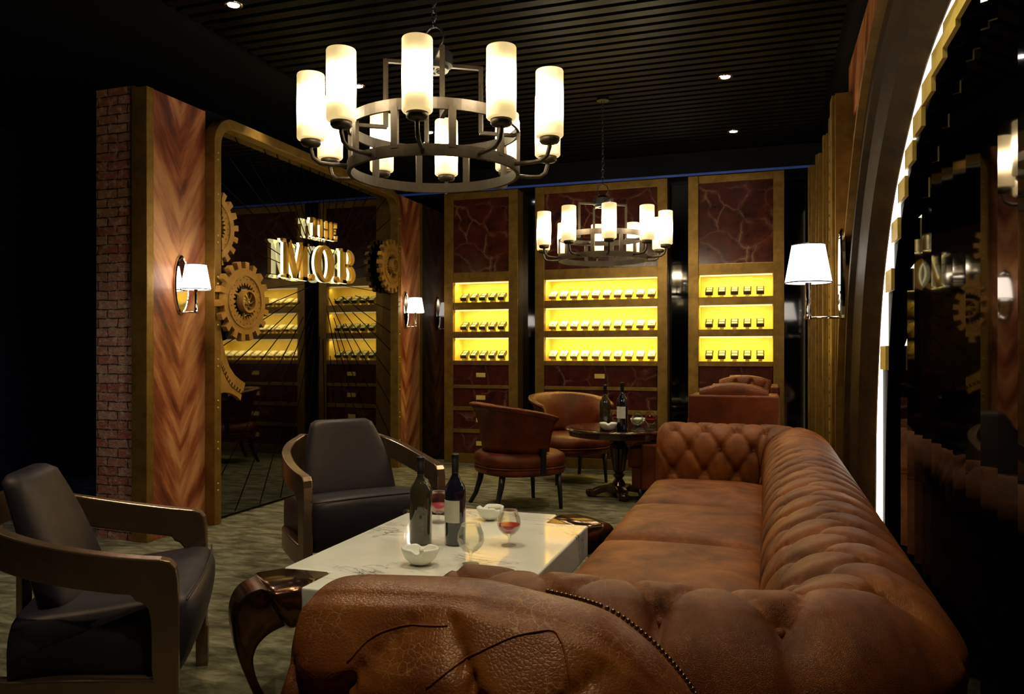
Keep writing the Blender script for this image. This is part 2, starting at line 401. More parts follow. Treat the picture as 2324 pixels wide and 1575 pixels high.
struct('trim_7', b_, M['brass'], 'brass corner strip at the rear end of the left wall', 'trim', bevel=.004)
# veneer above the bay is only a dark lintel
b_ = BM(); box(b_, XL - .12, XL - .01, 4.76, 7.8, 2.93, 3.02); struct('wall_left_lintel', b_, M['plaster'], 'dark strip of wall above the mirror bay')

MX = -3.86
bay = thing('mirror_panel', 'smoked mirror with sunburst seams inside the rounded brass frame', 'mirror', (MX, 6.3, 0))
bay['kind'] = 'structure'
b_ = BM(); box(b_, -.02, 0, -1.54, 1.5, .02, 2.95); obj('mirror_glass', b_, M['mirror'], bay)
b_ = BM(); cy, cz = .07, 1.9
for k in range(46):
    a = 2 * PI * k / 46 + random.uniform(-.03, .03)
    c, s = math.cos(a), math.sin(a)
    r1 = 9
    if c > 1e-3: r1 = min(r1, (1.49 - cy) / c)
    if c < -1e-3: r1 = min(r1, (-1.53 - cy) / c)
    if s > 1e-3: r1 = min(r1, (2.9 - cz) / s)
    if s < -1e-3: r1 = min(r1, (.03 - cz) / s)
    r0 = random.uniform(.12, .7); w = .0028
    prism(b_, [(cy + c * r0 - s * w, cz + s * r0 + c * w), (cy + c * r0 + s * w, cz + s * r0 - c * w), (cy + c * r1 + s * w, cz + s * r1 - c * w), (cy + c * r1 - s * w, cz + s * r1 + c * w)], 0.0005, .003, lambda a, b2, h: (h, a, b2))
obj('mirror_seams', b_, M['black'], bay)
# rounded brass frame
def bay_outline(y0, y1, z1, r, k=10):
    pts = [(y0, 0)]
    pts += [(y0 + r - r * math.cos(R(90 * i / k)), z1 - r + r * math.sin(R(90 * i / k))) for i in range(k + 1)]
    pts += [(y1 - r + r * math.sin(R(90 * i / k)), z1 - r + r * math.cos(R(90 * i / k))) for i in range(k + 1)]
    return pts + [(y1, 0)]
b_ = BM(); o1 = bay_outline(4.755, 7.85, 2.985, .22); o2 = bay_outline(4.83, 7.775, 2.91, .15)
rings = [[(XL - .06, *o1[i]), (XL + .085, *o1[i]), (XL + .085, *o2[i]), (XL - .06, *o2[i])] for i in range(len(o1))]
loft(b_, rings)
fr = struct('trim_8', b_, M['brass'], 'raised brass frame with rounded top corners around the mirror bay', 'frame', bevel=.004)
b_ = BM()
for z in [x * .3 + .25 for x in range(9)]:
    for dz in (0, .05):
        for yy in (4.79, 7.81):
            bmesh.ops.create_uvsphere(b_, u_segments=8, v_segments=5, radius=.007, matrix=Matrix.Translation((XL + .087, yy, z + dz)))
obj('rivets', b_, M['brass_lit'], fr, smooth=True)

# right side: arch wall with smoked mirror, brass pilasters
b_ = BM(); box(b_, .90, .96, -1.5, 8.8, 0, CEIL); struct('wall_right', b_, M['plaster'], 'dark right hand wall behind mirror and pilasters')
b_ = BM()
for k in range(23):
    y1 = 5.16 - .21 * k; y0 = y1 - .207
    prism(b_, [(.68, y1), (.79, y0), (.80, y0), (.80, y1)], 0, 2.85, lambda a, c, h: (a, c, h))
struct('wall_right_mirror', b_, M['mirror_dark'], 'dark smoked mirror strips inside the lit arch', 'mirror')
inner = [(5.13, 0), (5.12, .45), (5.05, .95), (4.88, 1.46), (4.66, 1.78), (4.37, 2.04), (3.98, 2.245), (3.565, 2.395), (3.086, 2.47), (2.6, 2.48), (2.1, 2.40), (1.6, 2.22), (1.15, 1.9), (.8, 1.4), (.65, .8), (.6, 0)]
outer = [(6.08, 0), (6.07, .5), (6.0, .95), (5.80, 1.46), (5.56, 1.80), (5.20, 2.14), (4.72, 2.50), (4.17, 2.72), (3.4, 2.83), (2.6, 2.85), (1.8, 2.78), (1.1, 2.56), (.55, 2.15), (.2, 1.6), (.05, .9), (0, 0)]
def smooth_line(pts, k=5):
    out = []
    P_ = [pts[0]] + pts + [pts[-1]]
    for i in range(1, len(P_) - 2):
        for j in range(k):
            t = j / k; q = []
            for c in (0, 1):
                p0, p1, p2, p3 = (P_[i + m][c] for m in (-1, 0, 1, 2))
                q.append(.5 * (2 * p1 + (p2 - p0) * t + (2 * p0 - 5 * p1 + 4 * p2 - p3) * t * t + (3 * p1 - p0 - 3 * p2 + p3) * t ** 3))
            out.append(tuple(q))
    return out + [pts[-1]]
si, so = smooth_line(inner), smooth_line(outer)
arch = thing('lit_arch', 'large dark bronze arch with a glowing inner edge behind the sofa', 'arch', (.5, 3, 0)); arch['kind'] = 'structure'
def rel(p): return (p[0] - .5, p[1] - 3, p[2])
def lerp(a, b2, t): return (a[0] + (b2[0] - a[0]) * t, a[1] + (b2[1] - a[1]) * t)
b_ = BM(); rings = []
for a, c in zip(so, si):
    sec = [(.604, c), (.60, c), (.52, lerp(a, c, .84)), (.50, lerp(a, c, .55)), (.47, lerp(a, c, .5)), (.47, lerp(a, c, .42)), (.50, lerp(a, c, .38)), (.50, a), (.70, a)]
    rings.append([rel((x, q[0], q[1])) for x, q in sec])
loft(b_, rings); obj('arch_casing', b_, M['arch'], arch)
b_ = BM(); rings = []
for a, c in zip(so, si):
    q1, q2 = lerp(a, c, -.055), lerp(a, c, .0)
    rings.append([rel((x, *q)) for x, q in ((.46, q1), (.46, q2), (.5, q2), (.5, q1))])
loft(b_, rings); obj('arch_brass_edge', b_, M['brass'], arch)
def zin(y):
    for p, q in zip(si, si[1:]):
        if (p[0] - y) * (q[0] - y) <= 0 and abs(p[0] - q[0]) > 1e-6: return p[1] + (q[1] - p[1]) * (p[0] - y) / (p[0] - q[0])
    return .4
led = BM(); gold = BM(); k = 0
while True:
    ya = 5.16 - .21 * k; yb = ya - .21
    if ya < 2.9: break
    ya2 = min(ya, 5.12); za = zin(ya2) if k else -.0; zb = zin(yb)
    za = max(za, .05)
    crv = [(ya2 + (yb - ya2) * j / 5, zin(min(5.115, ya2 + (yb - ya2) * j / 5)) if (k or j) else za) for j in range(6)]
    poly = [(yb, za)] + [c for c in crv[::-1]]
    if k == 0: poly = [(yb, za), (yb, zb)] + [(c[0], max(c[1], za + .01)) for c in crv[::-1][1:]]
    prism(led, poly, .605, .62, lambda a, b2, h: rel((h, a, b2)))  # glowing wedges stand in for the LED-lit jamb
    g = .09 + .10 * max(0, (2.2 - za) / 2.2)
    if za - g > .0: box(gold, .106, .122, yb - 3, ya2 - 3, za - g, za)  # gold boxes stand in for the LED cove's reflections in the mirror strips
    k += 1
bk_ = BM(); rings = [[rel((x, *q)) for x, q in ((.626, lerp(c, a, .05)), (.640, lerp(c, a, .05)), (.640, lerp(c, a, -.22)), (.626, lerp(c, a, -.22)))] for a, c in zip(so, si) if a[0] > 3.4]
loft(bk_, rings); obj('added_led_blocker', bk_, M['black'], arch)  # added black sheet, keeps the LED's back out of the mirror facets
obj('light_strip', led, M['led'], arch); obj('gold_step_reflections', gold, M['brass_lit'], arch)
# wood facing between arch and pilasters
b_ = BM(); rings = [[(.56, max(a[0] + .03, 0), a[1]), (.60, max(a[0] + .03, 0), a[1]), (.60, 6.25, a[1]), (.56, 6.25, a[1])] for a in so[:40] if a[0] > 4.0]
bm_rings = rings; loft(b_, bm_rings)
box(b_, .56, .60, -1.4, 6.25, 2.87, CEIL); 
wv = struct('wall_right_veneer', b_, M['veneer'], 'reddish wood veneer wall between the arch and the pilasters', 'panel')
for v in wv.data.vertices: v.co -= Vector((.58, 6.6, 0))
wv.location = (.58, 6.6, 0)
pil = [(8.2, 8.42, .40), (7.72, 7.90, .44), (7.05, 7.25, .46), (6.52, 6.70, .47), (5.98, 6.24, .45)]
for i, (y0, y1, x0) in enumerate(pil):
    b_ = BM(); box(b_, x0, .74, y0, y1, 0, TOP - .01); box(b_, x0 - .02, x0, y0 + .05, y1 - .05, 0, TOP - .01)
    lab = ['brass pilaster against the back corner', 'second brass pilaster out from the back corner', 'brass pilaster behind the beaded light', 'narrow brass pilaster just behind the beaded light line', 'brass pilaster next to the bronze arch'][i]
    struct('trim_%d' % (9 + i), b_, M['brass'], lab, 'pilaster', bevel=.004)
b_ = BM(); box(b_, .60, .74, 6.2, 8.5, 0, TOP - .02); struct('wall_right_rear', b_, M['brass'], 'brass backing between the right hand pilasters')
t = thing('beaded_light_strip', 'vertical light strip with dark beads between the brass pilasters', 'light strip', (.45, 6.36, 0)); t['kind'] = 'structure'
b_ = BM(); box(b_, -.0, .16, -.03, .03, .0, TOP - .02); obj('strip_light', b_, emit('bead_led', (1, .85, .45), .9), t)
b_ = BM()
for k in range(30): bmesh.ops.create_uvsphere(b_, u_segments=10, v_segments=6, radius=.014, matrix=Matrix.Translation((-.004, -.02, .06 + k * .1)))
obj('beads', b_, M['iron'], t, smooth=True)

# downlights, then added fill spots
dl = [(-2.97, 3.92), (-2.97, 5.43), (-2.97, 6.79), (-.29, 6.14), (-.29, 7.68)]
dlab = ['round downlight above the brick pillar end of the room', 'round downlight half hidden by the big chandelier', 'round downlight seen through the big chandelier ring', 'round downlight in the slats, right of the big chandelier', 'bright round downlight above the rear seating']
b_ = BM(); lathe(b_, [(.032, 0), (.045, -.006), (.055, -.004), (.055, .004), (.032, .004)], 24)
proto = thing('downlight', dlab[0], 'downlight', (dl[0][0], dl[0][1], CEIL), 0, 'ceiling downlights')
obj('bezel', b_, M['chrome'], proto, smooth=True)
b_ = BM(); lathe(b_, [(.034, -.004), (.034, .002)], 24); obj('lens', b_, M['spotlens'], proto)
for p, q in list(zip(dl, dlab))[1:]: dup(proto, (p[0], p[1], CEIL), 0, q)
for x, y in dl: spot(x, y, CEIL - .012, SPOT_W)
spot(-3.60, 5.25, CEIL - .03, 42, size=80); spot(-3.60, 6.9, CEIL - .03, 24, size=80)  # unseen spots without fixtures, put in to light the bay frame's top
spot(-4.12, 3.35, CEIL - .03, 45, size=60); spot(-5.9, 3.2, CEIL - .1, 30, (.25, .3, 1), 120)  # added unseen spots: one brightens the bricks, the blue one the far wall
for x, y in ((-.05, 3.0), (-.05, 4.6), (-.5, 1.3), (-2.97, 1.6)): spot(x, y, CEIL - .012, SPOT_W * .8)

# ------------------------------------------------------------------ display cabinets
NZ = [(1.816, 2.045), (1.486, 1.735), (1.160, 1.415)]      # three lit niches: floor, top
DZ = [(.885, 1.108), (.640, .845), (.385, .592), (.112, .340)]
def cabinet(name, label, x0, x1, si_):
    w = x1 - x0; cx = (x0 + x1) / 2; t = thing(name, label, 'cabinet', (cx, YB, 0), 0, 'brass framed display cabinets')
    h = w / 2; q = h - si_; D = .32
    b_ = BM()
    box(b_, -h, -q, -.02, D, 0, TOP); box(b_, q, h, -.02, D, 0, TOP)
    rails = [(2.985, TOP), (2.045, 2.155), (1.735, 1.816), (1.415, 1.486), (1.108, 1.160), (.845, .885), (.592, .640), (.340, .385), (0, .112)]
    for a, c in rails: box(b_, -q, q, -.012, .03, a, c)
    obj('frame', b_, M['brass'], t, bevel=.003)
    b_ = BM(); box(b_, -q, q, .005, .03, 2.155, 2.985); obj('marble_panel', b_, M['redmarble'], t)
    for z0, z1 in NZ:
        b_ = BM()
        box(b_, -q, q, D - .012, D, z0, z1); box(b_, -q, -q + .004, .03, D, z0, z1); box(b_, q - .004, q, .03, D, z0, z1)
        box(b_, -q, q, .03, D, z0 - .012, z0 - .0); box(b_, -q, q, .03, D, z1, z1 + .012)
        n = obj('niche', b_, M['brass_lit'], t)
        b_ = BM(); box(b_, -q + .01, q - .01, .035, .055, z1 - .014, z1 - .001); obj('light_strip', b_, M['niche_led'], n)
        l = bpy.data.lights.new('shelf_light', 'AREA'); l.shape = 'RECTANGLE'; l.size = 2 * q - .04; l.size_y = .03
        l.energy = NICHE_W * (2 * q); l.color = (1, .80, .24)
        lo = bpy.data.objects.new('shelf_light', l); COL.objects.link(lo); lo.location = (cx, YB + .06, z1 - .02); lo.rotation_euler = (R(24), 0, 0)
    for z0, z1 in DZ:
        b_ = BM(); box(b_, -q + .004, q - .004, .0, .03, z0 + .003, z1 - .003); d = obj('drawer', b_, M['redmarble'], t, bevel=.003)
        b_ = BM(); zc = (z0 + z1) / 2; box(b_, -.055, .055, -.012, .0, zc - .025, zc + .025); obj('handle', b_, M['brass_lit'], d, bevel=.003)
    return t
cabinet('display_cabinet', 'narrow brass and marble display cabinet of dark boxes, beside the chevron wall', -3.48, -2.60, .108)
cabinet('display_cabinet', 'wide middle display cabinet with rows of ten cream boxes', -2.403, -.974, .103)
cabinet('display_cabinet', 'narrow display cabinet of dark boxes behind the high backed club chairs', -.764, .166, .103)

def cigar_box(name, label, dark):
    """shallow box propped on a tilted stand"""
    t = thing(name, label, 'box'); w, dp, hh = (.075, .13, .036)
    tilt = R(27)
    def f(a, b2, h): # a across, b along depth, h height above tilted plane
        return (a, b2 * math.cos(tilt) - h * math.sin(tilt), .022 + b2 * math.sin(tilt) + h * math.cos(tilt))
    b_ = BM(); prism(b_, rrect(-w / 2, w / 2, 0, dp, .003, 1), 0, hh * .6, f); obj('box_body', b_, M['boxdark'] if dark else M['boxbrown'], t)
    b_ = BM(); prism(b_, rrect(-w / 2 - .001, w / 2 + .001, -.001, dp, .004, 1), hh * .6, hh, f); ld = obj('lid', b_, M['boxdark'] if dark else M['boxwhite'], t)
    b_ = BM()
    if dark:
        prism(b_, rrect(-w / 2 + .01, w / 2 - .01, .012, dp * .42, .003, 1), hh, hh + .0015, f); prism(b_, rrect(-w / 2 + .01, w / 2 - .01, dp * .52, dp - .012, .003, 1), hh, hh + .0015, f)
        obj('label_plates', b_, M['boxlid'], ld)
    else:
        prism(b_, rrect(-w / 2 + .022, w / 2 - .022, .025, .045, .003, 1), hh, hh + .001, f); obj('stamp', b_, M['boxbrown'], ld)
    b_ = BM(); box(b_, -w / 2 + .018, w / 2 - .018, .0, .012, 0, .028); box(b_, -w / 2 + .018, w / 2 - .018, .09, .10, 0, .066)
    obj('stand', b_, M['brass_lit'] , t); return t
pd = cigar_box('cigar_box', '', True); pl = cigar_box('cigar_box', '', False)
ordn = ['first', 'second', 'third', 'fourth', 'fifth', 'sixth', 'seventh', 'eighth', 'ninth', 'tenth']
shelf_n = ['top', 'middle', 'bottom']
used = {}
def put(pr, x, z, label, group):
    if pr.name not in used:
        used[pr.name] = 1; pr.location = (x, YB + .05, z); pr['label'] = label; pr['group'] = group; return
    dup(pr, (x, YB + .05, z), 0, label, group)
for s in range(3):
    z = NZ[s][0]
    for k in range(5):
        put(pd, -3.27 + k * .113, z, '%s dark box from the chevron wall on the %s shelf of that side cabinet' % (ordn[k], shelf_n[s]), 'dark boxes in the narrow cabinet by the chevron wall')
    for k in range(10):
        put(pl, -2.225 + k * .1195, z, '%s cream box from the left on the %s shelf of the wide cabinet' % (ordn[k], shelf_n[s]), 'cream boxes in the wide cabinet')
    for k in range(5):
        put(pd, -.56 + k * .125, z, '%s dark box from the left on the %s shelf above the club chairs' % (ordn[k], shelf_n[s]), 'dark boxes in the cabinet above the club chairs')

# ------------------------------------------------------------------ sign
def letter_polys(ch):
    P = []
    def rect(x0, x1, y0, y1): P.append([(x0, y0), (x1, y0), (x1, y1), (x0, y1)])
    def serif(xc, w, y, up): P.append([(xc - w / 2, y), (xc + w / 2, y), (xc + w / 2 - .015, y + .05 * up), (xc + .07, y + .09 * up), (xc - .07, y + .09 * up), (xc - w / 2 + .015, y + .05 * up)])
    def ringseg(cx, cy, ro, ri, a0, a1, n=16, ey=1.0, eyi=1.0):
        for i in range(n):
            t0, t1 = R(a0 + (a1 - a0) * i / n), R(a0 + (a1 - a0) * (i + 1) / n)
            P.append([(cx + ri[0] * math.cos(t0), cy + ri[1] * math.sin(t0)), (cx + ro[0] * math.cos(t0), cy + ro[1] * math.sin(t0)), (cx + ro[0] * math.cos(t1), cy + ro[1] * math.sin(t1)), (cx + ri[0] * math.cos(t1), cy + ri[1] * math.sin(t1))])
    if ch == 'M':
        rect(.10, .19, 0, 1); rect(.80, 1.0, 0, 1); P.append([(.08, 1), (.30, 1), (.63, .02), (.50, .02)]); P.append([(.52, .02), (.60, .02), (.88, 1), (.80, 1)])
        serif(.145, .32, 0, 1); serif(.90, .42, 0, 1); serif(.12, .30, 1, -1); serif(.92, .34, 1, -1); w = 1.1
    elif ch == 'O':
        ringseg(.42, .5, (.42, .52), (.22, .43), 0, 360, 32); w = .86
    elif ch == 'B':
        rect(.08, .26, 0, 1); serif(.15, .30, 0, 1); serif(.15, .30, 1, -1)
        rect(.2, .42, .92, 1.0); rect(.2, .42, .49, .57); rect(.2, .46, 0, .08)
        ringseg(.40, .755, (.30, .245), (.12, .17), -90, 90, 14); ringseg(.42, .275, (.34, .275), (.15, .195), -90, 90, 14); w = .8
    elif ch == 'T':
        rect(.30, .48, 0, 1); serif(.39, .40, 0, 1); rect(.02, .76, .91, 1); P.append([(.0, .70), (.06, .70), (.14, .92), (.02, .95)]); P.append([(.78, .70), (.72, .70), (.64, .92), (.76, .95)]); w = .8
    elif ch == 'H':
        rect(.08, .25, 0, 1); rect(.60, .77, 0, 1); rect(.2, .65, .46, .55)
        for x in (.165, .685): serif(x, .32, 0, 1); serif(x, .32, 1, -1)
        w = .88
    elif ch == 'E':
        rect(.08, .26, 0, 1); rect(.02, .62, .92, 1); rect(.02, .66, 0, .08); rect(.2, .48, .46, .54)
        P.append([(.62, .72), (.56, .93), (.63, .95)]); P.append([(.68, .30), (.58, .06), (.66, .03)]); P.append([(.50, .36), (.42, .5), (.50, .64)]); w = .74
    else:
        P.append([(.10 + .09 * math.cos(2 * PI * i / 14), .09 + .09 * math.sin(2 * PI * i / 14)) for i in range(14)]); w = .22
    return P, w
sign = thing('lit_sign', 'gold backlit sign THE M.O.B standing off the smoked mirror', 'sign', (MX, 6.15, 1.88))
def place_text(txt, y, z, hgt, wide, gap, dz=0):
    for ch in txt:
        P, w = letter_polys(ch)
        nm = {'.': 'full_stop'}.get(ch, 'letter_' + ch.lower())
        b_ = BM()
        for p in P: prism(b_, p, .060, .092, lambda a, c, h: (h, y - 6.15 + a * wide, z - 1.88 + c * hgt))
        fo = obj(nm, b_, M['brass_lit'], sign)
        fo.data.materials[0] = M['sign_face']
        b_ = BM()
        for p in P:
            cxm = sum(q[0] for q in p) / len(p); cym = sum(q[1] for q in p) / len(p)
            prism(b_, p, .034, .058, lambda a, c, h: (h, y - 6.15 + a * wide, z - 1.88 + c * hgt))
        obj('glowing_back', b_, M['letter_glow'], fo)
        y += w * wide + gap; z += dz
M['sign_face'] = brass('sign_gold', (.42, .22, .025), (.62, .36, .05), .25, .4)
place_text('M.O.B', 5.63, 1.875, .32, .36, .018, .008)
place_text('THE', 6.07, 2.275, .165, .165, .02, .004)

# ------------------------------------------------------------------ gears on the mirror
def gear_mesh(b_, Ro, Ri, teeth, h0, h1, tooth=.055, inner_teeth=False):
    """toothed ring built as quads, teeth outward"""
    n = teeth * 6
    def ro(i):
        k = i % 6; return Ro if k in (1, 2, 3) else Ro - tooth
    def ri(i): return Ri
    outer_, inner_ = [], []
    for i in range(n):
        a = 2 * PI * i / n; k = i % 6
        aa = a
        outer_.append((math.cos(aa), math.sin(aa), Ro if k in (0, 1, 2) else Ro - tooth))
    V = []
    for i in range(n):
        a0 = 2 * PI * i / n; k = i % 6
        r = Ro if k in (0, 1, 2) else Ro - tooth
        kk = (i - 1) % 6; rp = Ro if kk in (0, 1, 2) else Ro - tooth
        sh = 0
        V.append((a0, rp)); 
        if rp != r: V.append((a0 + (.012 if r > rp else -.012), r))
    pts = []
    m = len(V)
    if inner_teeth:
        VI = [Ri - (.022 if math.floor(a * 26 * 2 / (2 * PI)) % 2 == 0 else 0) for a, r in V]
    else: VI = [Ri] * m
    o0 = [b_.verts.new((h0, r * math.cos(a), r * math.sin(a))) for a, r in V]; o1 = [b_.verts.new((h1, r * math.cos(a), r * math.sin(a))) for a, r in V]
    i0 = [b_.verts.new((h0, ri_ * math.cos(a), ri_ * math.sin(a))) for (a, r), ri_ in zip(V, VI)]; i1 = [b_.verts.new((h1, ri_ * math.cos(a), ri_ * math.sin(a))) for (a, r), ri_ in zip(V, VI)]
    for i in range(m):
        j = (i + 1) % m
        for q in ((o0[i], o0[j], o1[j], o1[i]), (i0[j], i0[i], i1[i], i1[j]), (o1[i], o1[j], i1[j], i1[i]), (o0[j], o0[i], i0[i], i0[j])): b_.faces.new(q)
def ringb(b_, r0, r1, h0, h1, n=48, cy=0, cz=0):
    rr = [[(h, cy + r * math.cos(2 * PI * i / n), cz + r * math.sin(2 * PI * i / n)) for r, h in ((r1, h0), (r1, h1), (r0, h1), (r0, h0))] for i in range(n)]
    rr.append(rr[0]); loft(b_, rr, False)
def cut(b_, y, keep_greater):
    g = b_.verts[:] + b_.edges[:] + b_.faces[:]
    bmesh.ops.bisect_plane(b_, geom=g, plane_co=(0, y, 0), plane_no=(0, 1, 0), clear_inner=keep_greater, clear_outer=not keep_greater)
def gear(label, y, z, Rr, cutc=None, keep=True, teeth=19, h=0):
    t = thing('wall_gear', label, 'gear', (MX, y, z), 0, 'decorative gears on the mirror bay')
    H = .05 + h
    def cc(b_):
        bmesh.ops.remove_doubles(b_, verts=b_.verts[:], dist=1e-5)
        if cutc is not None: cut(b_, cutc - y, keep)
        return b_
    b_ = BM(); gear_mesh(b_, Rr, Rr * .47, teeth, H, H + .045, Rr * .17, True); obj('toothed_ring', cc(b_), M['gear'], t)
    b_ = BM(); ringb(b_, Rr * .64, Rr * .67, H + .045, H + .053); obj('raised_ring', cc(b_), M['gear'], t)
    b_ = BM()
    for k in range(26):
        a = 2 * PI * k / 26; q = Rr * (.60 if k % 2 else .56)
        prism(b_, [(q * math.cos(a) + .006 * math.cos(u), q * math.sin(a) + .006 * math.sin(u)) for u in (0, 2, 4)], H + .045, H + .046, lambda a, c, h: (h, a, c))
    dh = obj('drilled_holes', cc(b_), M['black'], t); dh['kind'] = 'stuff'
    b_ = BM(); ringb(b_, Rr * .24, Rr * .285, H + .03, H + .085, 32)
    for k in range(8):
        a0 = 2 * PI * k / 8
        pts = [(H + .06, Rr * .26 * r_ * math.cos(a0 + r_ * .9), Rr * .26 * r_ * math.sin(a0 + r_ * .9)) for r_ in (.05, .3, .55, .8, 1)]
        tube(b_, pts, .006, 6)
    for k in range(3): # carriers joining hub to ring
        a0 = 2 * PI * k / 3 + .5
        tube(b_, [(H + .03, Rr * .27 * math.cos(a0), Rr * .27 * math.sin(a0)), (H + .02, Rr * .5 * math.cos(a0), Rr * .5 * math.sin(a0))], .010, 8)
    obj('hub', cc(b_), M['gear'], t, smooth=False)
    b_ = BM(); lathe(b_, [(.012, 0), (.012, H + .02)], 10); 
    for v in b_.verts: v.co = Vector((v.co.z, v.co.x, v.co.y))
    if cutc is None: obj('axle', b_, M['gear'], t)
    else: b_.free()
    return t
gear('half hidden bronze gear above the others, behind the brass frame', 4.74, 2.16, .29, 4.835, True)
gear('whole bronze gear in front of the mirror beside the first wall lamp', 5.045, 1.635, .30, None, True, 18, .05)
gear('bronze gear at the far side of the mirror, cut by the frame', 7.64, 2.17, .285, 7.77, False)
t = thing('wall_gear', 'curved bronze rack segment low beside the frame under the whole gear', 'gear', (MX, 4.84, 1.2), 0, 'decorative gears on the mirror bay')
# plan of the segment in (y, z) read off its outline
outl = [(0, .20), (.015, .15), (.05, .02), (.10, -.07), (.17, -.14), (.25, -.18), (.28, -.20), (.24, -.33), (.17, -.29), (.10, -.275), (.05, -.275), (0, -.285)]
b_ = BM()
up = [(0, .20), (.02, .12), (.055, .02), (.10, -.06), (.16, -.12), (.22, -.155), (.285, -.185)]
md = [(0, .0), (.02, -.03), (.045, -.07), (.085, -.13), (.135, -.18), (.20, -.215), (.262, -.245)]
lo_ = [(0, -.25), (.03, -.245), (.06, -.245), (.10, -.25), (.15, -.265), (.195, -.285), (.235, -.315)]
for i in range(6): prism(b_, [md[i], md[i + 1], up[i + 1], up[i]][::1], .045, .085, lambda a, c, h: (h, a, c))
for i in range(6):
    for q in (.0, .5):
        m0 = lerp(md[i], md[i + 1], q + .04); m1 = lerp(md[i], md[i + 1], q + .27); d0 = (m0[0] - .012, m0[1] - .022); d1 = (m1[0] - .012, m1[1] - .022)
        prism(b_, [d0, d1, m1, m0], .045, .085, lambda a, c, h: (h, max(a, 0), c))
obj('toothed_rack', b_, M['gear'], t)
b_ = BM(); md2 = [(max(0, a - .014), c - .026) for a, c in md]
for i in range(6): prism(b_, [lo_[i], lo_[i + 1], md2[i + 1], md2[i]], .045, .08, lambda a, c, h: (h, a, c))
obj('backing_rack', b_, M['gear'], t)

# ------------------------------------------------------------------ chandeliers
def chandelier(label, x, y):
    t = thing('ring_chandelier', label, 'chandelier', (x, y, 1.985), 0, 'ring chandeliers with ten cylinder shades')
    z0 = 1.985; rr = .357
    def band(zz0, zz1, r, th=.012, n=72):
        b_ = BM()
        rings = [[(q * math.cos(2 * PI * i / n), q * math.sin(2 * PI * i / n), zz) for q, zz in ((r, zz0), (r, zz1), (r - th, zz1), (r - th, zz0))] for i in range(n)]
        rings.append(rings[0]); loft(b_, rings, False); bmesh.ops.remove_doubles(b_, verts=b_.verts[:], dist=1e-5); return b_
    obj('lower_ring', band(0, .042, rr, .016), M['iron'], t); obj('upper_ring', band(.172, .215, rr, .012), M['iron'], t)
    base = math.atan2(-math.cos(R(19.1)), math.sin(R(19.1))) - R(2.6)
    for k in range(10):
        a = base + k * PI / 5; c, s = math.cos(a), math.sin(a)
        am = a + PI / 10; b_ = BM(); mt = Matrix.Rotation(am, 4, 'Z')
        box(b_, rr - .014, rr + .001, -.014, .014, .03, .185)
        for v in b_.verts: v.co = mt @ v.co
        obj('upright', b_, M['iron'], t)
        b_ = BM(); pts = [(rr, .02), (.42, .02), (.465, .024), (.49, .042), (.5, .075), (.5, .098)]
        tube(b_, [(r * c, r * s, z) for r, z in pts], .0085, 10)
        br = obj('lamp_arm', b_, M['iron'], t, smooth=True)
        b_ = BM(); lathe(b_, [(.012, .085), (.034, .090), (.040, .098), (.040, .112), (.030, .116)], 24, (.5 * c, .5 * s, 0)); obj('candle_cup', b_, M['iron'], br, smooth=True)
        b_ = BM(); lathe(b_, [(.036, .112), (.051, .114), (.055, .120), (.055, .370), (.053, .375), (.050, .376), (.044, .372)], 32, (.5 * c, .5 * s, 0)); obj('lamp_shade', b_, M['shade'], t, smooth=True)
    for k in range(4):
        a = base + R(16) + k * PI / 2; b_ = BM(); c, s = math.cos(a), math.sin(a)
        tube(b_, [(r * c, r * s, z) for r, z in ((.05, .462), (.20, .462))], .01, 4, flat=(.018, .014))
        tube(b_, [(.2 * c, .2 * s, .469), (.2 * c + 1e-4, .2 * s, .19)], .01, 4, flat=(.016, .016))
        tube(b_, [(r * c, r * s, z) for r, z in ((.195, .19), (rr - .004, .19))], .01, 4, flat=(.018, .014))
        obj('bracket', b_, M['iron'], t)
    b_ = BM(); lathe(b_, [(.02, .440), (.062, .440), (.062, .452), (.078, .456), (.078, .505), (.05, .515), (.03, .53)], 36)
    hb = obj('hub', b_, M['ebony'], t, smooth=False)
    b_ = BM(); lathe(b_, [(.0, .436), (.060, .436), (.060, .441), (.0, .441)], 36); pl_ = obj('hub_disc', b_, M['iron'], hb)
    b_ = BM()
    for k in range(10):
        a = 2 * PI * k / 10; prism(b_, [(.012 * math.cos(a), .012 * math.sin(a)), (.036 * math.cos(a + .16), .036 * math.sin(a + .16)), (.036 * math.cos(a - .12), .036 * math.sin(a - .12))], .4345, .436, lambda p, q, h: (p, q, h))
    obj('disc_cutouts', b_, M['black'], hb)
    b_ = BM(); tube(b_, [(.042 * math.cos(2 * PI * i / 24), 0, .575 + .045 * math.sin(2 * PI * i / 24)) for i in range(24)], .005, 8, closed=True)
    obj('hanging_ring', b_, M['ebony'], t, smooth=True)
    b_ = BM(); n = 0; z = .635
    while z < CEIL - z0 - .02:
        ax = n % 2
        tube(b_, [((.011 * math.cos(u) if ax else 0), (0 if ax else .011 * math.cos(u)), z + .019 * math.sin(u)) for u in [2 * PI * i / 10 for i in range(10)]], .003, 6, closed=True); z += .031; n += 1
    obj('chain', b_, M['ebony'], t)
    b_ = BM(); lathe(b_, [(.05, CEIL - z0 - .02), (.05, CEIL - z0)], 24); obj('ceiling_rose', b_, M['ebony'], t)
    spot(x, y, z0 + .425, 42, (1, .88, .62), 84, .8, 'added_hub_fill')  # added fill below the hub to brighten the table; the hub is no lamp
    return t
c1 = chandelier('large dark bronze ring chandelier hanging above the marble coffee table', -1.308, 3.04)
spot(-1.249, 6.34, 2.41, 30, (1, .88, .62), 84, .8, 'added_hub_fill')  # same added fill below the farther hub
dup(c1, (-1.249, 6.34, 1.985), 0, 'farther ring chandelier hanging before the wide display cabinet')

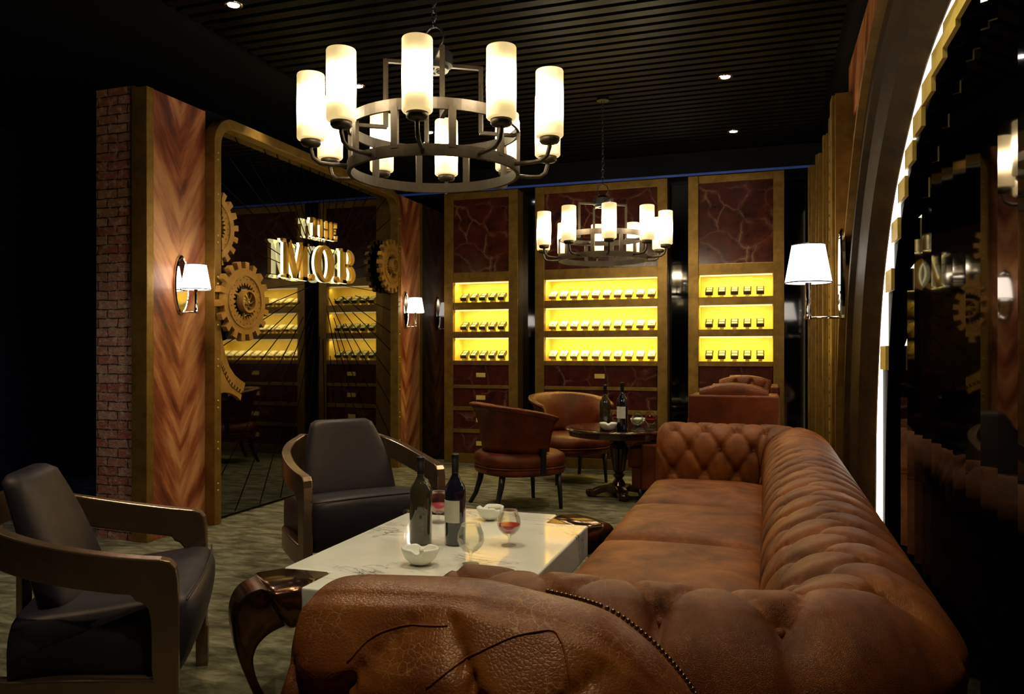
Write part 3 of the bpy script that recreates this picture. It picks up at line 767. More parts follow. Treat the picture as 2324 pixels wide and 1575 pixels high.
# ------------------------------------------------------------------ wall lamps (built facing +x)
def sconce(label, loc, rz, s=1.0, arm=.13):
    t = thing('wall_lamp', label, 'wall lamp', loc, rz, 'chrome wall lamps with white shades'); t.scale = (s, s, s)
    b_ = BM(); n = 40; rings = []
    for k, h in ((.0, .0), (1.0, .0), (1.0, .012), (.93, .02), (.88, .014), (0.0001, .014)):
        rings.append([(h, .068 * max(k, .001) * math.cos(2 * PI * i / n) , .205 * max(k, .001) * math.sin(2 * PI * i / n)) for i in range(n)])
    loft(b_, rings); obj('oval_backplate', b_, M['chrome'], t, smooth=False)
    b_ = BM(); tube(b_, [(.0, 0, -.192), (arm, 0, -.192)], .006, 10); obj('lamp_arm', b_, M['chrome'], t, smooth=True)
    b_ = BM(); lathe(b_, [(.016, -.20), (.018, -.19), (.013, -.175), (.013, .0), (.02, .01)], 20, (arm, 0, 0)); obj('stem', b_, M['chrome'], t, smooth=True)
    b_ = BM(); lathe(b_, [(.10, -.035), (.070, .135)], 36, (arm, 0, 0)); sh = obj('lamp_shade', b_, M['sconce_shade'], t, smooth=False)
    for r, z in ((.1005, -.035), (.0705, .135)):
        b_ = BM(); tube(b_, [(arm + r * math.cos(2 * PI * i / 36), r * math.sin(2 * PI * i / 36), z) for i in range(36)], .003, 6, closed=True)
        obj('shade_rim', b_, M['ebony'], sh)
    return t
sconce('chrome wall lamp on the chevron veneer beside the brick pillar', (XL + .001, 4.50, 1.72), 0)
sconce('chrome wall lamp on the rear chevron veneer panel near the display cabinets', (XL + .001, 8.12, 1.73), 0)
sconce('larger chrome wall lamp beside the bronze arch', (.462, 5.45, 1.745), PI, 1.42, .148)

# ------------------------------------------------------------------ chesterfield sofa
SX, YN, YF = .02, 1.71, 5.10            # inner face of the back, inner faces of the near and far arm
rc = .07; A = .19; Bt = .130
# path of the inner face: near arm front -> back -> far arm front, with outward normal
path = []
def add(x, y, nx, ny, s): path.append((x, y, nx, ny, s))
STEP = .0125; s = 0.0; XF = -.665
L1 = (SX - rc) - XF; n = int(L1 / STEP)
for i in range(n): add(XF + L1 * i / n, YN, 0, -1, s + L1 * i / n)
s += L1; arc = A * 1.5; n = 24
for i in range(n):
    a = R(90 * i / n); add(SX - rc + rc * math.sin(a), YN + rc - rc * math.cos(a), math.sin(a), -math.cos(a), s + arc * i / n)
iA = len(path); s += arc; L2 = YF - YN - 2 * rc; n = int(L2 / STEP)
for i in range(n): add(SX, YN + rc + L2 * i / n, 1, 0, s + L2 * i / n)
s += L2; iB = len(path); n = 24
for i in range(n):
    a = R(90 * i / n); add(SX - rc + rc * math.cos(a), YF - rc + rc * math.sin(a), math.cos(a), math.sin(a), s + arc * i / n)
s += arc; n = int(L1 / STEP)
for i in range(n + 1): add(SX - rc - L1 * i / n, YF, 0, 1, s + L1 * i / n)
TOTAL = s + L1
# profile: (n outward, z, surface normal n, z, p length)
def profile(step=.011):
    pts = []
    z0 = .36; pts.append((0.0, z0)); z = z0
    ctrl = [(0, .36), (0, .48), (-.005, .57), (.005, .645), (.04, .71), (.09, .75), (.155, .765), (.225, .75), (.285, .71), (.32, .655), (.325, .60), (.30, .555), (.265, .54), (.25, .53), (.25, .40), (.25, .12)]
    sm = smooth_line(ctrl, 10); out = []; acc = 0
    for i, q in enumerate(sm):
        if i: acc += math.dist(q, sm[i - 1])
        a, c = sm[max(0, i - 1)], sm[min(len(sm) - 1, i + 1)]
        tn, tz = c[0] - a[0], c[1] - a[1]; l = math.hypot(tn, tz) or 1
        out.append((q[0], q[1], -tz / l, tn / l, acc))
    return out
prof = profile()
PLAST = Bt * 4          # last button row, where the roll turns over the top
p_end = next(p[4] for p in prof if p[1] < .555 and p[0] > .28)
def sofa_pt(pp, q, s_off=0):
    x, y, nx, ny, s_ = pp; n_, z, sn, sz, p = q
    d = tuft(s_, p - .03, A, Bt, PLAST, .056, .5) if p < p_end else .0
    if p < .04: d *= p / .04
    if p > p_end - .12 and p < p_end: d *= max(0, (p_end - p) / .12) ** .6
    e = min(s_, TOTAL - s_); 
    if e < .05: d = d * (e / .05) + 0.03 * (1 - e / .05) - .02 * (1 - e / .05) ** 2
    nn = n_ + sn * (d - .02); zz = z + sz * (d - .02)
    if p >= p_end: nn = n_; zz = z
    return (x + nx * nn, y + ny * nn, zz)
sofa = thing('chesterfield_sofa', 'long tan leather chesterfield with deep buttoning and rolled arms beside the coffee table', 'sofa', (-.25, 3.4, 0))
def rs(p): return (p[0] + .25, p[1] - 3.4, p[2])
def sofa_piece(name, i0, i1, capa=False, capb=False):
    b_ = BM(); rr = [[b_.verts.new(rs(sofa_pt(path[i], q))) for q in prof] for i in range(i0, i1 + 1)]
    for a, c in zip(rr, rr[1:]):
        for i in range(len(prof) - 1): b_.faces.new((a[i], a[i + 1], c[i + 1], c[i]))
    if capa: b_.faces.new(rr[0])
    if capb: b_.faces.new(rr[-1][::-1])
    o = obj(name, b_, M['leather'], sofa, smooth=True)
    return o
n_p = len(path) - 1
arm_n = sofa_piece('arm', 0, iA - 6, True); bk = sofa_piece('backrest', iA - 6, iB + 6); arm_f = sofa_piece('arm', iB + 6, n_p, False, True)
# buttons
cnt = 0
rows = []
for j in range(0, 5):
    for i in range(-1, int(TOTAL / A) + 2):
        s_ = (i + (.5 if (j % 2 == 0) else 0.0)) * A; p = j * Bt + .03
        if p - .03 > PLAST + .001: continue
        if s_ < .06 or s_ > TOTAL - .06 or p < .06: continue
        pp = min(path, key=lambda t: abs(t[4] - s_)); q = min(prof, key=lambda t: abs(t[4] - p))
        P0 = Vector(rs(sofa_pt(pp, q))); nv = Vector((pp[2] * q[2], pp[3] * q[2], q[3])).normalized()
        tgt = arm_n if s_ < path[iA - 6][4] else (bk if s_ < path[iB + 6][4] else arm_f)
        if cnt == 0:
            b_ = BM(); bmesh.ops.create_uvsphere(b_, u_segments=12, v_segments=8, radius=.012); bt0 = obj('button', b_, M['leather'], tgt, smooth=True); bt = bt0
        else: bt = bt0.copy(); COL.objects.link(bt); bt.parent = tgt
        bt.location = P0 + nv * .003; cnt += 1
b_ = BM(); box(b_, XF + .25, SX + .26, YN - 3.4 - .0, YF - 3.4, .10, .33); 
obj('base', b_, M['leather'], sofa, bevel=.02)
b_ = BM(); box(b_, XF + .25 - .0, SX + .24, YN - 3.4 - .25, YN - 3.4 + .02, .10, .40); box(b_, XF + .25, SX + .24, YF - 3.4 - .02, YF - 3.4 + .25, .10, .40); obj('side_rail', b_, M['leather'], sofa)
w = (YF - YN) / 4
for k in range(4):
    b_ = BM(); y0 = YN + w * k - 3.4; cushion(b_, XF + .25 - .02, SX + .25 + .01, y0 + .010, y0 + w - .010, .31, .445, .05, .045, 20)
    obj('seat_cushion', b_, M['leather'], sofa, smooth=True)
for x in (XF + .33, SX + .42):
    for y in (YN - 3.55, YF - 3.25):
        b_ = BM(); lathe(b_, [(.022, 0), (.03, .02), (.035, .06), (.03, .10)], 16, (x, y, 0)); obj('leg', b_, M['ebony'], sofa, smooth=True)

# ------------------------------------------------------------------ near club armchair seen from its crest
arm = thing('leather_armchair', 'crackled tan leather armchair with nailhead trim, before the near sofa arm', 'armchair', (-.45, .85, 0))
ctr = [(-.735, .62), (-.738, .70), (-.735, .78), (-.732, .850), (-.706, .874), (-.575, .886), (-.454, .891), (-.374, .882), (-.258, .864), (-.193, .830), (-.143, .785), (-.105, .735), (-.08, .66)]
ctr = [(x, z - .02) for x, z in ctr]; crest = smooth_line(ctr, 8)
cs = [0]
for a, c in zip(crest, crest[1:]): cs.append(cs[-1] + math.dist(a, c))
YC = 1.16
b_ = BM(); rings = []
ncol = len(crest)
xc = -.42
# columns run from crest down both faces; front face swells in lobes
for i, (cx_, cz_) in enumerate(crest):
    u = cs[i] / cs[-1]; col = []
    bx = -.735 + (.655) * u     # foot of the column
    for j in range(46):
        v = j / 45
        # along down: start at back face low, over the crest, down the front
        if j < 8: f = 1 - j / 8; x = cx_ + (bx - cx_) * f; z = cz_ - .02 + (.12 - cz_) * f; y = YC + .13; col.append((x, y, z))
        elif j < 16:
            a = R(180 * (j - 8) / 8); rr_ = .065; x = cx_; y = YC + .065 + rr_ * math.cos(a); z = cz_ - .02 + .02 * math.sin(a) + .0; col.append((x, y, z))
        else:
            f = (j - 16) / 29; x = cx_ + (bx - cx_) * f; z = cz_ - .02 + (.34 - cz_) * f
            edge = min(1, u * 9, (1 - u) * 9)
            dd = cz_ - z
            lob = tuft((x + .45), dd, .30, .16, .62, .085, .12) * edge * min(1, dd / .10)
            col.append((x, YC - .01 - lob - .05 * math.sin(PI * min(1, f * 1.1)) * edge, z))
    rings.append(col)
rr = [[b_.verts.new((p[0] + .45, p[1] - .85, p[2])) for p in r] for r in rings]
for a, c in zip(rr, rr[1:]):
    for i in range(45): b_.faces.new((a[i], a[i + 1], c[i + 1], c[i]))
b_.faces.new(rr[0][::-1]); b_.faces.new(rr[-1])
bmesh.ops.subdivide_edges(b_, edges=[e for e in b_.edges if len(e.link_faces) == 2 and max(v.co.y for v in e.verts) < .33], cuts=1, use_grid_fill=True)
bvh = BVHTree.FromBMesh(b_); back = obj('backrest', b_, M['leather_near'], arm, smooth=True)
md = back.modifiers.new('s', 'SUBSURF'); md.levels = 1; md.render_levels = 2
acc = 0
tr = [(x, z) for x, z in crest]
acc = 0; last = None; cntn = 0
for (a, c), s0 in zip(zip(tr, tr[1:]), cs):
    L_ = math.dist(a, c); kk = int(L_ / .0115) + 1
    for q in range(kk):
        p = lerp(a, c, q / kk)
        tx, tz = (c[0] - a[0]) / L_, (c[1] - a[1]) / L_
        u = s0 / cs[-1]
        if u < .16 or u > .62:
            if cntn == 0:
                b_ = BM(); bmesh.ops.create_uvsphere(b_, u_segments=10, v_segments=6, radius=.0042); nl0 = obj('nailhead', b_, M['nail'], back, smooth=True); nl = nl0
            else: nl = nl0.copy(); COL.objects.link(nl); nl.parent = back
            nl.location = (p[0] - tz * .004 + .45, (YC + .125 if u > .5 else YC + .0) - .85, p[1] + tx * .004 - .012); cntn += 1
# stitched welt seams over the lobes
for pts in ([(-.461, .788), (-.425, .815), (-.385, .836), (-.34, .852), (-.293, .853), (-.268, .82), (-.255, .775), (-.25, .72)], [(-.60, .80), (-.575, .83), (-.53, .846), (-.46, .852)]):
    q_ = []
    for x, z in smooth_line(pts, 6):
        hit = bvh.ray_cast(Vector((x + .45, -1.0, z - .02)), Vector((0, 1, 0)))
        if hit[0] is not None: q_.append(hit[0] + Vector((0, .0005, .001)))
    if len(q_) > 4:
        b_ = BM(); tube(b_, q_, .0017, 8); obj('welt', b_, M['leather_near'], back, smooth=True)
def fronty(x, z, dd, edge=1): return YC - .012 - tuft(x + .45, dd, .30, .16, .62, .085, .12) * edge * min(1, dd / .1) - .03
b_ = BM(); cushion(b_, -.28, .34, -.42, .22, .30, .48, .05, .03, 10); obj('seat_cushion', b_, M['leather_near'], arm, smooth=True)
b_ = BM(); box(b_, -.28, .36, -.40, .30, .12, .32); obj('base', b_, M['leather_near'], arm, bevel=.02)
for sx in (-1, 1):
    b_ = BM(); c0 = .03 + sx * .33
    loft(b_, [[(c0 + .055 * math.cos(2 * PI * i / 20) * k, y, .30 + (.27 if math.sin(2 * PI * i / 20) > 0 else -.17) + .05 * math.sin(2 * PI * i / 20) * k) for i in range(20)] for y, k in ((-.42, .8), (-.41, 1), (.30, 1))])
    obj('arm', b_, M['leather_near'], arm, smooth=True)
for x in (-.26, .32):
    for y in (-.36, .36):
        b_ = BM(); lathe(b_, [(.018, 0), (.026, .12)], 12, (x, y, 0)); obj('leg', b_, M['ebony'], arm, smooth=True)

# ------------------------------------------------------------------ coffee table
TX0, TX1, TY0, TY1, TZ = -1.70, -.78, 2.34, 3.81, .45
TC = ((TX0 + TX1) / 2, (TY0 + TY1) / 2)
tb = thing('coffee_table', 'white veined marble coffee table with curved dark bronze corner legs', 'coffee table', (TC[0], TC[1], 0))
hx, hy, nt_ = (TX1 - TX0) / 2, (TY1 - TY0) / 2, .20
poly = [(-hx + nt_, -hy), (hx - nt_, -hy), (hx - nt_, -hy + nt_), (hx, -hy + nt_), (hx, hy - nt_), (hx - nt_, hy - nt_), (hx - nt_, hy), (-hx + nt_, hy), (-hx + nt_, hy - nt_), (-hx, hy - nt_), (-hx, -hy + nt_), (-hx + nt_, -hy + nt_)]
b_ = BM(); prism(b_, poly, TZ - .14, TZ, lambda a, c, h: (a, c, h)); obj('marble_top', b_, M['marble'], tb, bevel=.008, seg=3)
outp = [(-.27, .449), (-.10, .450), (-.02, .444), (.03, .425), (.060, .385), (.068, .33), (.060, .26), (.040, .18), (.010, .10), (-.02, .03), (-.03, 0)]
innp = [(-.27, .312), (-.16, .312), (-.10, .305), (-.05, .285), (-.015, .25), (.0, .21), (-.002, .17), (-.015, .12), (-.040, .06), (-.060, .02), (-.065, 0)]
wid = [.001, .15, .185, .175, .15, .13, .11, .09, .07, .055, .05]
po, pi_ = smooth_line(outp, 5), smooth_line(innp, 5)
def wat(t):
    k = t * (len(wid) - 1); i = min(int(k), len(wid) - 2); return wid[i] + (wid[i + 1] - wid[i]) * (k - i)
for sx, sy in ((-1, -1), (1, -1), (-1, 1), (1, 1)):
    b_ = BM(); rings = []
    for i, (a, c) in enumerate(zip(po, pi_)):
        t_ = i / (len(po) - 1)
        # the head fills the square notch of the slab; below it the leg runs down the diagonal
        w_ = wat(t_) / 2 * 1.0
        if a[0] < -.02: w_ = (a[0] + .283) * 1.0 if a[0] < -.14 else min((.0 - a[0]) + .10, .142)
        sec = []
        for q, f in ((a, .86), (lerp(a, c, .12), 1), (lerp(a, c, .88), 1), (c, .86)): sec.append((q, w_ * f))
        ring = []
        for q, ww in sec: ring.append((q, -ww))
        for q, ww in sec[::-1]: ring.append((q, ww))
        rings.append([(sx * (hx + q[0] * .7071) - sx * k2 * .7071 * 1.0, sy * (hy + q[0] * .7071) + sy * k2 * .7071, q[1]) for q, k2 in ring])
    loft(b_, rings); o = obj('leg', b_, M['bronze'], tb, smooth=True)
    mdd = o.modifiers.new('e', 'EDGE_SPLIT'); mdd.split_angle = R(50)

# ------------------------------------------------------------------ dark armchairs with bronze loop frames (facing +y)
def loop_armchair(label, loc, rz):
    t = thing('lounge_armchair', label, 'armchair', loc, rz, 'charcoal armchairs with bronze loop arms')
    # plan curve of the arm from front (s=0) to back (s=1)
    plan = smooth_line([(.385, .36), (.392, .20), (.390, .05), (.378, -.10), (.35, -.25), (.29, -.38), (.20, -.46)], 10)
    def at_(s):
        k = max(0, min(.99999, s)) * (len(plan) - 1); i = int(k); p = lerp(plan[i], plan[i + 1], k - i)
        a, c = plan[max(0, i - 1)], plan[min(len(plan) - 1, i + 2)]; tx, ty = c[0] - a[0], c[1] - a[1]; l = math.hypot(tx, ty); return p, (-ty / l, tx / l)
    Lp = 1.0
    def top(s): return .615 + .16 * s - .02 * math.sin(PI * s)
    K = 26
    outer_l = [(0, .0 + .14)] + [(0, .2), (0, .3), (0, .4), (0, .50), (.004, .56), (.018, .595), (.045, .615)] + [(s_, top(s_)) for s_ in [.08 + .92 * i / K for i in range(K + 1)]] + [(1, .6), (1, .45), (1, .3), (1, .14)] + [(1 - i / 20, .14 + .03 * math.sin(PI * i / 20)) for i in range(1, 20)]
    inner_l = [(.105, .26)] + [(.11, .3), (.11, .33), (.11, .38), (.112, .44), (.12, .475), (.14, .495), (.165, .503)] + [(.18 + .72 * i / K, top(.18 + .72 * i / K) - .112) for i in range(K + 1)] + [(.91, .55), (.915, .45), (.92, .34), (.91, .27)] + [(.91 - .82 * i / 20, .26 + .02 * math.sin(PI * i / 20) - .0) for i in range(1, 20)]
    for sx in (-1, 1):
        b_ = BM(); th = .026; rings = []
        for (so_, zo), (s1, z1) in zip(outer_l, inner_l):
            p, n_ = at_(so_); q, m_ = at_(s1)
            rings.append([(sx * (p[0] + n_[0] * th), p[1] + n_[1] * th, zo), (sx * (p[0] - n_[0] * th), p[1] - n_[1] * th, zo), (sx * (q[0] - m_[0] * th), q[1] - m_[1] * th, z1), (sx * (q[0] + m_[0] * th), q[1] + m_[1] * th, z1)])
        rings.append(rings[0]); loft(b_, rings, False); bmesh.ops.remove_doubles(b_, verts=b_.verts[:], dist=1e-5)
        obj('arm_frame', b_, M['frame_wood'], t, bevel=.006, seg=2)
        for s_ in (.035, .96):
            p, n_ = at_(s_); b_ = BM(); prism(b_, [(sx * p[0] + a, p[1] + c) for a, c in ((-.024, -.03), (.024, -.03), (.024, .03), (-.024, .03))], 0, .16, lambda a, c, h: (a, c, h)); obj('leg', b_, M['frame_wood'], t)
    b_ = BM(); tube(b_, [(-.21, -.46, .715), (0, -.48, .72), (.21, -.46, .715)], .01, 4, flat=(.05, .10)); obj('rear_rail', b_, M['frame_wood'], t)
    # seat block: side profile lofted across the width
    pr = smooth_line([(-.36, .22), (-.36, .40), (-.30, .445), (0, .465), (.25, .485), (.36, .49), (.415, .475), (.44, .43), (.425, .35), (.38, .26), (.31, .21), (.0, .19), (-.3, .20)], 5)
    b_ = BM(); rings = []
    for k in range(15):
        f = -1 + 2 * k / 14; x = .36 * f; e = 1 - abs(f) ** 8 * .06; cr = .012 * (1 - f * f)
        rings.append([(x, .03 + (q[0] - .03) * e - (.03 * f * f if q[0] > .3 else 0), .33 + (q[1] - .33) * e + (cr if q[1] > .43 else 0)) for q in pr])
    loft(b_, rings); st = obj('seat', b_, M['navy'], t, smooth=True)
    b_ = BM(); tube(b_, [(.365 * f, .418 - .03 * f * f, .482 + .010 * (1 - f * f)) for f in [-1 + 2 * i / 20 for i in range(21)]], .004, 6); obj('piping', b_, M['navy'], st, smooth=True)
    # back pad, tapered, leaning
    b_ = BM(); rings = []
    for k in range(19):
        v = k / 18; z = .44 + .42 * v; wv_ = .275 - .10 * v ** 2; yc = -.20 - .17 * v - .05 * v * v; tk = .075 * (1 - .25 * v)
        if k == 18: tk *= .55; wv_ -= .02; z -= .005
        if k == 0: tk *= .8
        sec = []
        for i in range(28):
            a = 2 * PI * i / 28; ca, sa = math.cos(a), math.sin(a)
            sec.append((wv_ * math.copysign(abs(ca) ** .35, ca), yc + tk * math.copysign(abs(sa) ** .5, sa) + (.02 * (1 - (abs(ca)) ** 2) if sa > 0 else 0), z))
        rings.append(sec)
    loft(b_, rings); obj('backrest', b_, M['navy'], t, smooth=True)
    for ch in list(t.children) + [g for c in t.children for g in c.children]:
        k_ = .76 if ch.name.split('.')[0] in ('arm_frame', 'leg', 'rear_rail') else .69
        for v in ch.data.vertices: v.co.y = .36 - (.36 - v.co.y) * k_
    return t
def face(dx, dy): return math.atan2(dy, dx) - PI / 2
loop_armchair('charcoal lounge armchair with bronze loop arms before the brick pillar', (-2.218, 2.118, 0), .573 - PI / 2)
loop_armchair('charcoal lounge armchair with bronze loop arms between mirror bay and coffee table', (-2.242, 4.032, 0), -.677 - PI / 2)

# ------------------------------------------------------------------ tub chairs (facing +y)
def tub_chair(label, loc, rz):
    t = thing('tub_chair', label, 'chair', loc, rz, 'brown leather tub chairs with dark legs')
    def seat_out(r): # rounded plan
        return [(r * math.copysign(abs(math.cos(a)) ** .8, math.cos(a)), .02 + r * math.copysign(abs(math.sin(a)) ** .8, math.sin(a))) for a in [2 * PI * i / 40 for i in range(40)]]
    b_ = BM(); loft(b_, [[(x, y, z) for x, y in seat_out(r)] for r, z in ((.31, .275), (.345, .285), (.355, .31), (.35, .335), (.345, .34))]); obj('seat_rail', b_, M['leather_red'], t, smooth=True)
    b_ = BM(); loft(b_, [[(x, y, z) for x, y in seat_out(r)] for r, z in ((.335, .335), (.352, .345), (.36, .385), (.35, .43), (.31, .452), (.2, .465), (.05, .468))]); obj('seat_cushion', b_, M['leather_red'], t, smooth=True)
    b_ = BM(); tube(b_, [(x * 1.0, y * 1.0, .34) for x, y in seat_out(.355)], .006, 6, closed=True); obj('welt', b_, M['leather_red'], t, smooth=True)
    b_ = BM(); rings = []
    n = 44
    for i in range(n + 1):
        f = -1 + 2 * i / n; a = R(270 + f * 112)
        h = .82 - .10 * abs(f) ** 2.2; zb = .462
        sec = []
        for k in range(9):
            v = k / 8; r = .315 + .035 * v + .05 * v ** 3; sec.append((r * math.cos(a), .03 + r * math.sin(a), zb + (h - zb) * v))
        ro = .315 + .085
        top = [(ro + .022, h + .008), (ro + .018, h + .024), (ro - .01, h + .03), (ro - .045, h + .02), (ro - .06, h + .0)]
        for r, z in top: sec.append((r * math.cos(a), .03 + r * math.sin(a), z))
        for k in range(8):
            v = 1 - (k + 1) / 8; r = .265 + .02 * v + .05 * v ** 3; sec.append((r * math.cos(a), .03 + r * math.sin(a), zb + (h - zb) * v))
        rings.append(sec)
    loft(b_, rings); obj('backrest', b_, M['leather_red'], t, smooth=True)
    b_ = BM(); tube(b_, [((.315 + .088) * math.cos(R(270 + f * 112)), .03 + (.315 + .088) * math.sin(R(270 + f * 112)), .82 - .10 * abs(f) ** 2.2 + .0) for f in [-1 + i / 20 for i in range(41)]], .012, 8); obj('back_roll', b_, M['leather_red'], t, smooth=True)
    for sx in (-1, 1):
        a = R(270 + sx * 96); b_ = BM(); r = .335
        mt = Matrix.Translation((r * math.cos(a), .03 + r * math.sin(a), 0)) @ Matrix.Rotation(a, 4, 'Z'); box(b_, -.005, .03, -.022, .022, .30, .50)
        for v in b_.verts: v.co = mt @ v.co
        obj('bracket', b_, M['ebony'], t)
    for sx in (-1, 1):
        b_ = BM(); tube(b_, [(sx * .25, .25, .30), (sx * .255, .262, .15), (sx * .26, .27, 0)], [.024, .019, .015], 8); obj('leg', b_, M['ebony'], t, smooth=True)
        b_ = BM(); tube(b_, [(sx * .22, -.22, .30), (sx * .225, -.235, .2), (sx * .24, -.27, .08), (sx * .255, -.315, 0)], [.026, .024, .019, .017], 8); obj('leg', b_, M['ebony'], t, smooth=True)
    return t
tub = tub_chair('oxblood leather tub chair seen from behind, in front of the round pedestal table', (-1.93, 6.20, 0), face(.75, .66))
dup(tub, (-1.83, 7.62, 0), face(.62, -.78), 'oxblood leather tub chair showing its inner back, behind the round pedestal table')

# ------------------------------------------------------------------ square club chairs (facing +y), buttoned inside
def club_chair(label, loc, rz, hb=.95, ha=.93, w=.59, low=False):
    t = thing('club_chair', label, 'armchair', loc, rz, 'square oxblood leather club chairs')
    h = w / 2; D = .30
    b_ = BM(); box(b_, -h, h, -D, -D + .06, .12, hb - .03); obj('back_panel', b_, M['leather_red'], t, bevel=.012)
    b_ = BM(); rings = []; n = 60
    for i in range(n + 1):
        x = -h + .07 + (w - .14) * i / n; f = (x / (h - .07)); rise = .045 * (1 - f * f)
        prof_ = [(-D + .045, .42)] + [(-D + .045, .42 + (hb - .45) * k / 8) for k in range(1, 9)]
        sec = [(x, -D + .05, .42), (x, -D + .05, hb - .03 + rise * .6)]
        for k in range(5): a = R(160 - 160 * k / 4); sec.append((x, -D + .10 + .045 * math.cos(a) - .0, hb - .02 + rise + .03 * math.sin(a)))
        for k in range(1, 25):
            z = hb - .02 + rise - (hb - .44) * k / 24; p = (hb - z)
            sec.append((x, -D + .12 + tuft(x + .03, p, .14, .11, .6, .035, .2) + .02 * math.sin(PI * k / 24), z))
        rings.append(sec)
    loft(b_, rings); obj('buttoned_back', b_, M['leather_red'], t, smooth=True)
    for sx in (-1, 1):
        b_ = BM(); x0, x1 = (h - .075, h) if sx > 0 else (-h, -h + .075)
        zt = ha
        if low: box(b_, x0, x1, -D + .05, D - .07, .12, zt)
        else: box(b_, x0, x1, -D + .05, D - .10, .12, zt - .02)
        obj('arm', b_, M['leather_red'], t, bevel=.014)
    b_ = BM(); cushion(b_, -h + .078, h - .078, -D + .12, D + .06, .28, .46, .03, .02, 8); obj('seat_cushion', b_, M['leather_red'], t, smooth=True)
    b_ = BM(); box(b_, -h + .07, h - .07, -D + .05, D + .02, .12, .29); obj('base', b_, M['leather_red'], t, bevel=.01)
    for x in (-h + .06, h - .06):
        for y in (-D + .06, D - .06):
            b_ = BM(); lathe(b_, [(.018, 0), (.024, .125)], 12, (x, y, 0)); obj('leg', b_, M['ebony'], t, smooth=True)
    return t
club = club_chair('high backed oxblood club chair seen from behind, just past the far sofa arm', (-.215, 5.97, 0), 0, .985, .97, .60)
dup(club, (-.19, 7.55, 0), PI, 'oxblood club chair with buttoned inner back, against the narrow display cabinet')
club_chair('low armed oxblood club chair beside the foot of the round pedestal table', (-.74, 6.84, 0), face(-1, 0), .80, .50, .60, True)

# ------------------------------------------------------------------ round pedestal table
PX, PY, PZ = -1.215, 6.88, .60
pt = thing('pedestal_table', 'round mahogany pedestal table with fluted column among the tub chairs', 'table', (PX, PY, 0))
b_ = BM(); lathe(b_, [(.40, PZ - .075), (.43, PZ - .07), (.435, PZ - .03), (.455, PZ - .025), (.468, PZ - .012), (.46, PZ - .002), (.44, PZ)], 64); obj('tabletop', b_, M['mahogany'], pt, smooth=False)
b_ = BM(); lathe(b_, [(.425, PZ), (.425, PZ + .004)], 64); obj('glass_inset', b_, M['tableglass'], pt)
b_ = BM(); n = 48; rings = []
for z, r, fl in ((.10, .06, 0), (.13, .05, 0), (.155, .032, 0), (.18, .05, 0), (.195, .055, 0), (.21, .035, 0), (.225, .045, 1), (.42, .078, 1), (.44, .07, 0), (.45, .085, 0), (.465, .06, 0), (.48, .05, 0), (.50, .075, 0), (.53, .08, 0)):
    rings.append([((r + (.006 * math.cos(12 * 2 * PI * i / n) if fl else 0)) * math.cos(2 * PI * i / n), (r + (.006 * math.cos(12 * 2 * PI * i / n) if fl else 0)) * math.sin(2 * PI * i / n), z) for i in range(n)])
loft(b_, rings); obj('fluted_column', b_, M['mahogany'], pt, smooth=False)
b_ = BM()
for k in range(4):
    a = R(20 + 90 * k); c, s_ = math.cos(a), math.sin(a)
    pts = [(.0, .07), (.08, .075), (.16, .06), (.22, .035), (.25, .03)]
    tube(b_, [(r * c, r * s_, z) for r, z in pts], .01, 4, flat=(.085, .05))
    bmesh.ops.create_uvsphere(b_, u_segments=14, v_segments=8, radius=.036, matrix=Matrix.Translation((.255 * c, .255 * s_, .036)))
box(b_, -.09, .09, -.09, .09, .04, .10)
obj('platform_foot', b_, M['mahogany'], pt, bevel=.004)

# ------------------------------------------------------------------ bottles, glasses, ashtrays
def bottle(label, loc, h, r, mat, lab, group, rz=0):
    t = thing('wine_bottle', label, 'bottle', loc, rz, group)
    b_ = BM(); k = h / .37
    lathe(b_, [(r * .9, 0), (r, .006), (r, .215 * k), (r * .93, .238 * k), (r * .62, .262 * k), (.34 * r, .285 * k), (.30 * r, .30 * k), (.30 * r, .352 * k)], 40); obj('glass_body', b_, mat, t, smooth=True)
    b_ = BM(); lathe(b_, [(.315 * r, .285 * k), (.325 * r, .30 * k), (.325 * r, .345 * k), (.36 * r, .348 * k), (.36 * r, .365 * k), (.33 * r, .37 * k)], 28); obj('foil_cap', b_, M['foil'], t, smooth=True)
    if lab:
        b_ = BM(); rings = []; n = 20; a0, a1 = R(-150), R(-45); z0, z1 = .095 * k, .185 * k
        for i in range(n + 1):
            a = a0 + (a1 - a0) * i / n
            rings.append([(q * math.cos(a), q * math.sin(a), z) for q, z in ((r + .0006, z0), (r + .0012, z0), (r + .0012, z1), (r + .0006, z1))])
        loft(b_, rings); obj('label', b_, M['paper'], t)
    return t
def snifter(label, loc, wine, s=1.0, group=None):
    t = thing('brandy_glass', label, 'glass', loc, 0, group); t.scale = (s, s, s)
    b_ = BM(); lathe(b_, [(.030, 0), (.031, .002), (.012, .006), (.0045, .012), (.0042, .034), (.008, .040), (.026, .050), (.043, .068), (.050, .088), (.047, .112), (.038, .136), (.034, .148), (.0325, .148), (.0365, .136), (.0455, .112), (.0485, .088), (.0415, .069), (.025, .0525), (.0, .045)], 40, cap=True)
    obj('glass_bowl', b_, M['glass'], t, smooth=True)
    if wine:
        b_ = BM(); lathe(b_, [(.0, .047), (.0235, .0545), (.0395, .070), (.0462, .086), (.0462, .088), (.0, .088)], 36); obj('red_wine', b_, M['wine'], t, smooth=False)
    return t
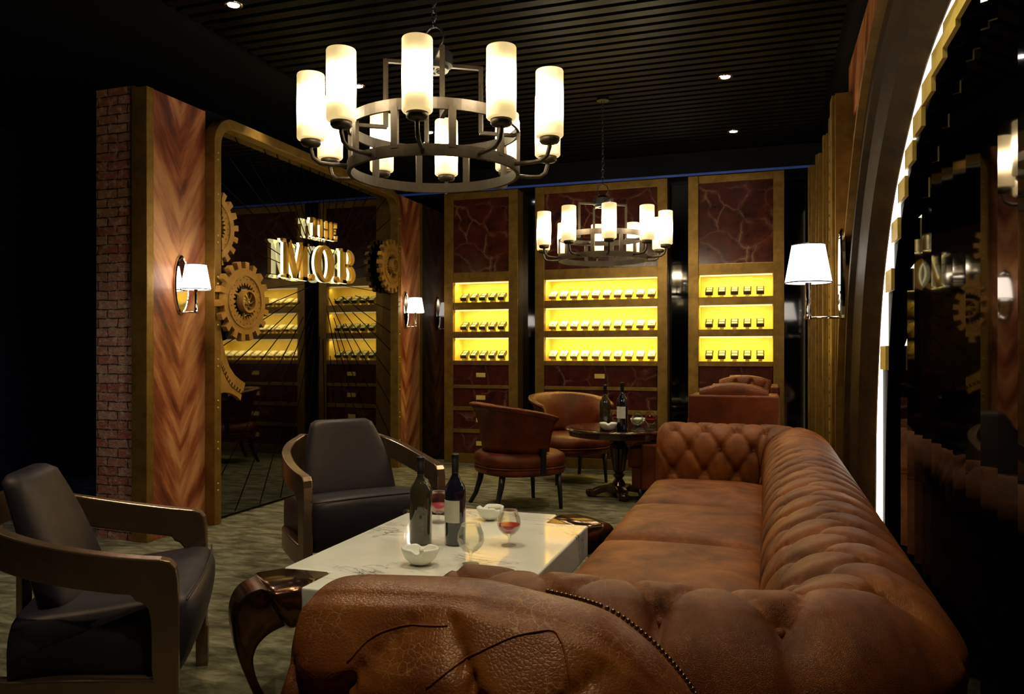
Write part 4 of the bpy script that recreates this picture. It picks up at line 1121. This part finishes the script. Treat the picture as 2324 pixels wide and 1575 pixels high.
def ashtray(label, loc, rz, s=1.0, cigar=True, group=None):
    t = thing('ashtray', label, 'ashtray', loc, rz, group); t.scale = (s, s, s)
    n = 48; b_ = BM()
    def rim(a): return 1 + .10 * math.cos(2 * a)
    def dip(a): return -.014 * (math.exp(-((math.degrees(a) - 90 + 360) % 360 - 0) ** 2 / 400) + math.exp(-((math.degrees(a) - 270) % 360 - 0) ** 2 / 400)) if False else -.013 * max(0, math.cos(2 * (a - R(90)))) ** 6
    rings = []
    for r, z, dk in ((.012, .0, 0), (.030, .006, 0), (.050, .026, .3), (.060, .052, .9), (.0605, .060, 1), (.055, .063, 1), (.050, .058, 1), (.040, .035, .4), (.022, .020, 0), (.002, .017, 0)):
        rings.append([(r * rim(a) * math.cos(a), r * rim(a) * math.sin(a), z + dk * dip(a)) for a in [2 * PI * i / n for i in range(n)]])
    loft(b_, rings); obj('bowl', b_, M['white'], t, smooth=True)
    if cigar:
        b_ = BM(); tube(b_, [(.0, .012, .050), (.016, -.052, .060)], .0075, 12); obj('cigarette', b_, M['paper'], t, smooth=True)
    return t
g1 = 'things on the marble coffee table'
bottle('tall unlabelled olive glass wine bottle on the marble table', (-1.37, 3.045, TZ), .363, .047, M['bottle_green'], False, g1)
bottle('blue black wine bottle with cream label on the marble table', (-1.228, 3.078, TZ), .377, .044, M['bottle_blue'], True, g1)
snifter('empty brandy glass standing before the labelled bottle', (-1.058, 2.81, TZ), False, 1.03, g1)
snifter('brandy glass of red wine beside the back right part of the marble table', (-1.009, 3.13, TZ), True, 1.0, g1)
snifter('brandy glass of red wine half hidden between the two bottles on marble', (-1.455, 3.44, TZ), True, 1.0, g1)
ashtray('white ashtray with a cigarette at the front of the marble table', (-1.233, 2.735, TZ), R(12), 1.08, True, g1)
ashtray('white ashtray at the back of the marble table behind the glasses', (-1.248, 3.58, TZ), R(60), 1.05, True, g1)
g2 = 'things on the round pedestal table'; z2 = PZ + .004
bottle('unlabelled olive wine bottle on the round pedestal table', (-1.285, 6.62, z2), .375, .046, M['bottle_green'], False, g2)
bottle('labelled blue black wine bottle on the round pedestal table', (-1.13, 6.56, z2), .40, .045, M['bottle_blue'], True, g2)
ashtray('white ashtray before the bottles on the round pedestal table', (-1.235, 6.50, z2), R(10), 1.1, False, g2)
snifter('brandy glass of red wine farthest right on the round pedestal table', (-.92, 6.72, z2), True, 1.0, g2)
snifter('empty brandy glass right of the labelled bottle on the round pedestal table', (-1.02, 6.66, z2), False, 1.0, g2)
snifter('brandy glass of red wine between the bottles of the round pedestal table', (-1.225, 6.84, z2), True, 1.0, g2)
ashtray('white ashtray at the back of the round pedestal table', (-1.07, 7.02, z2), R(60), 1.1, True, g2)
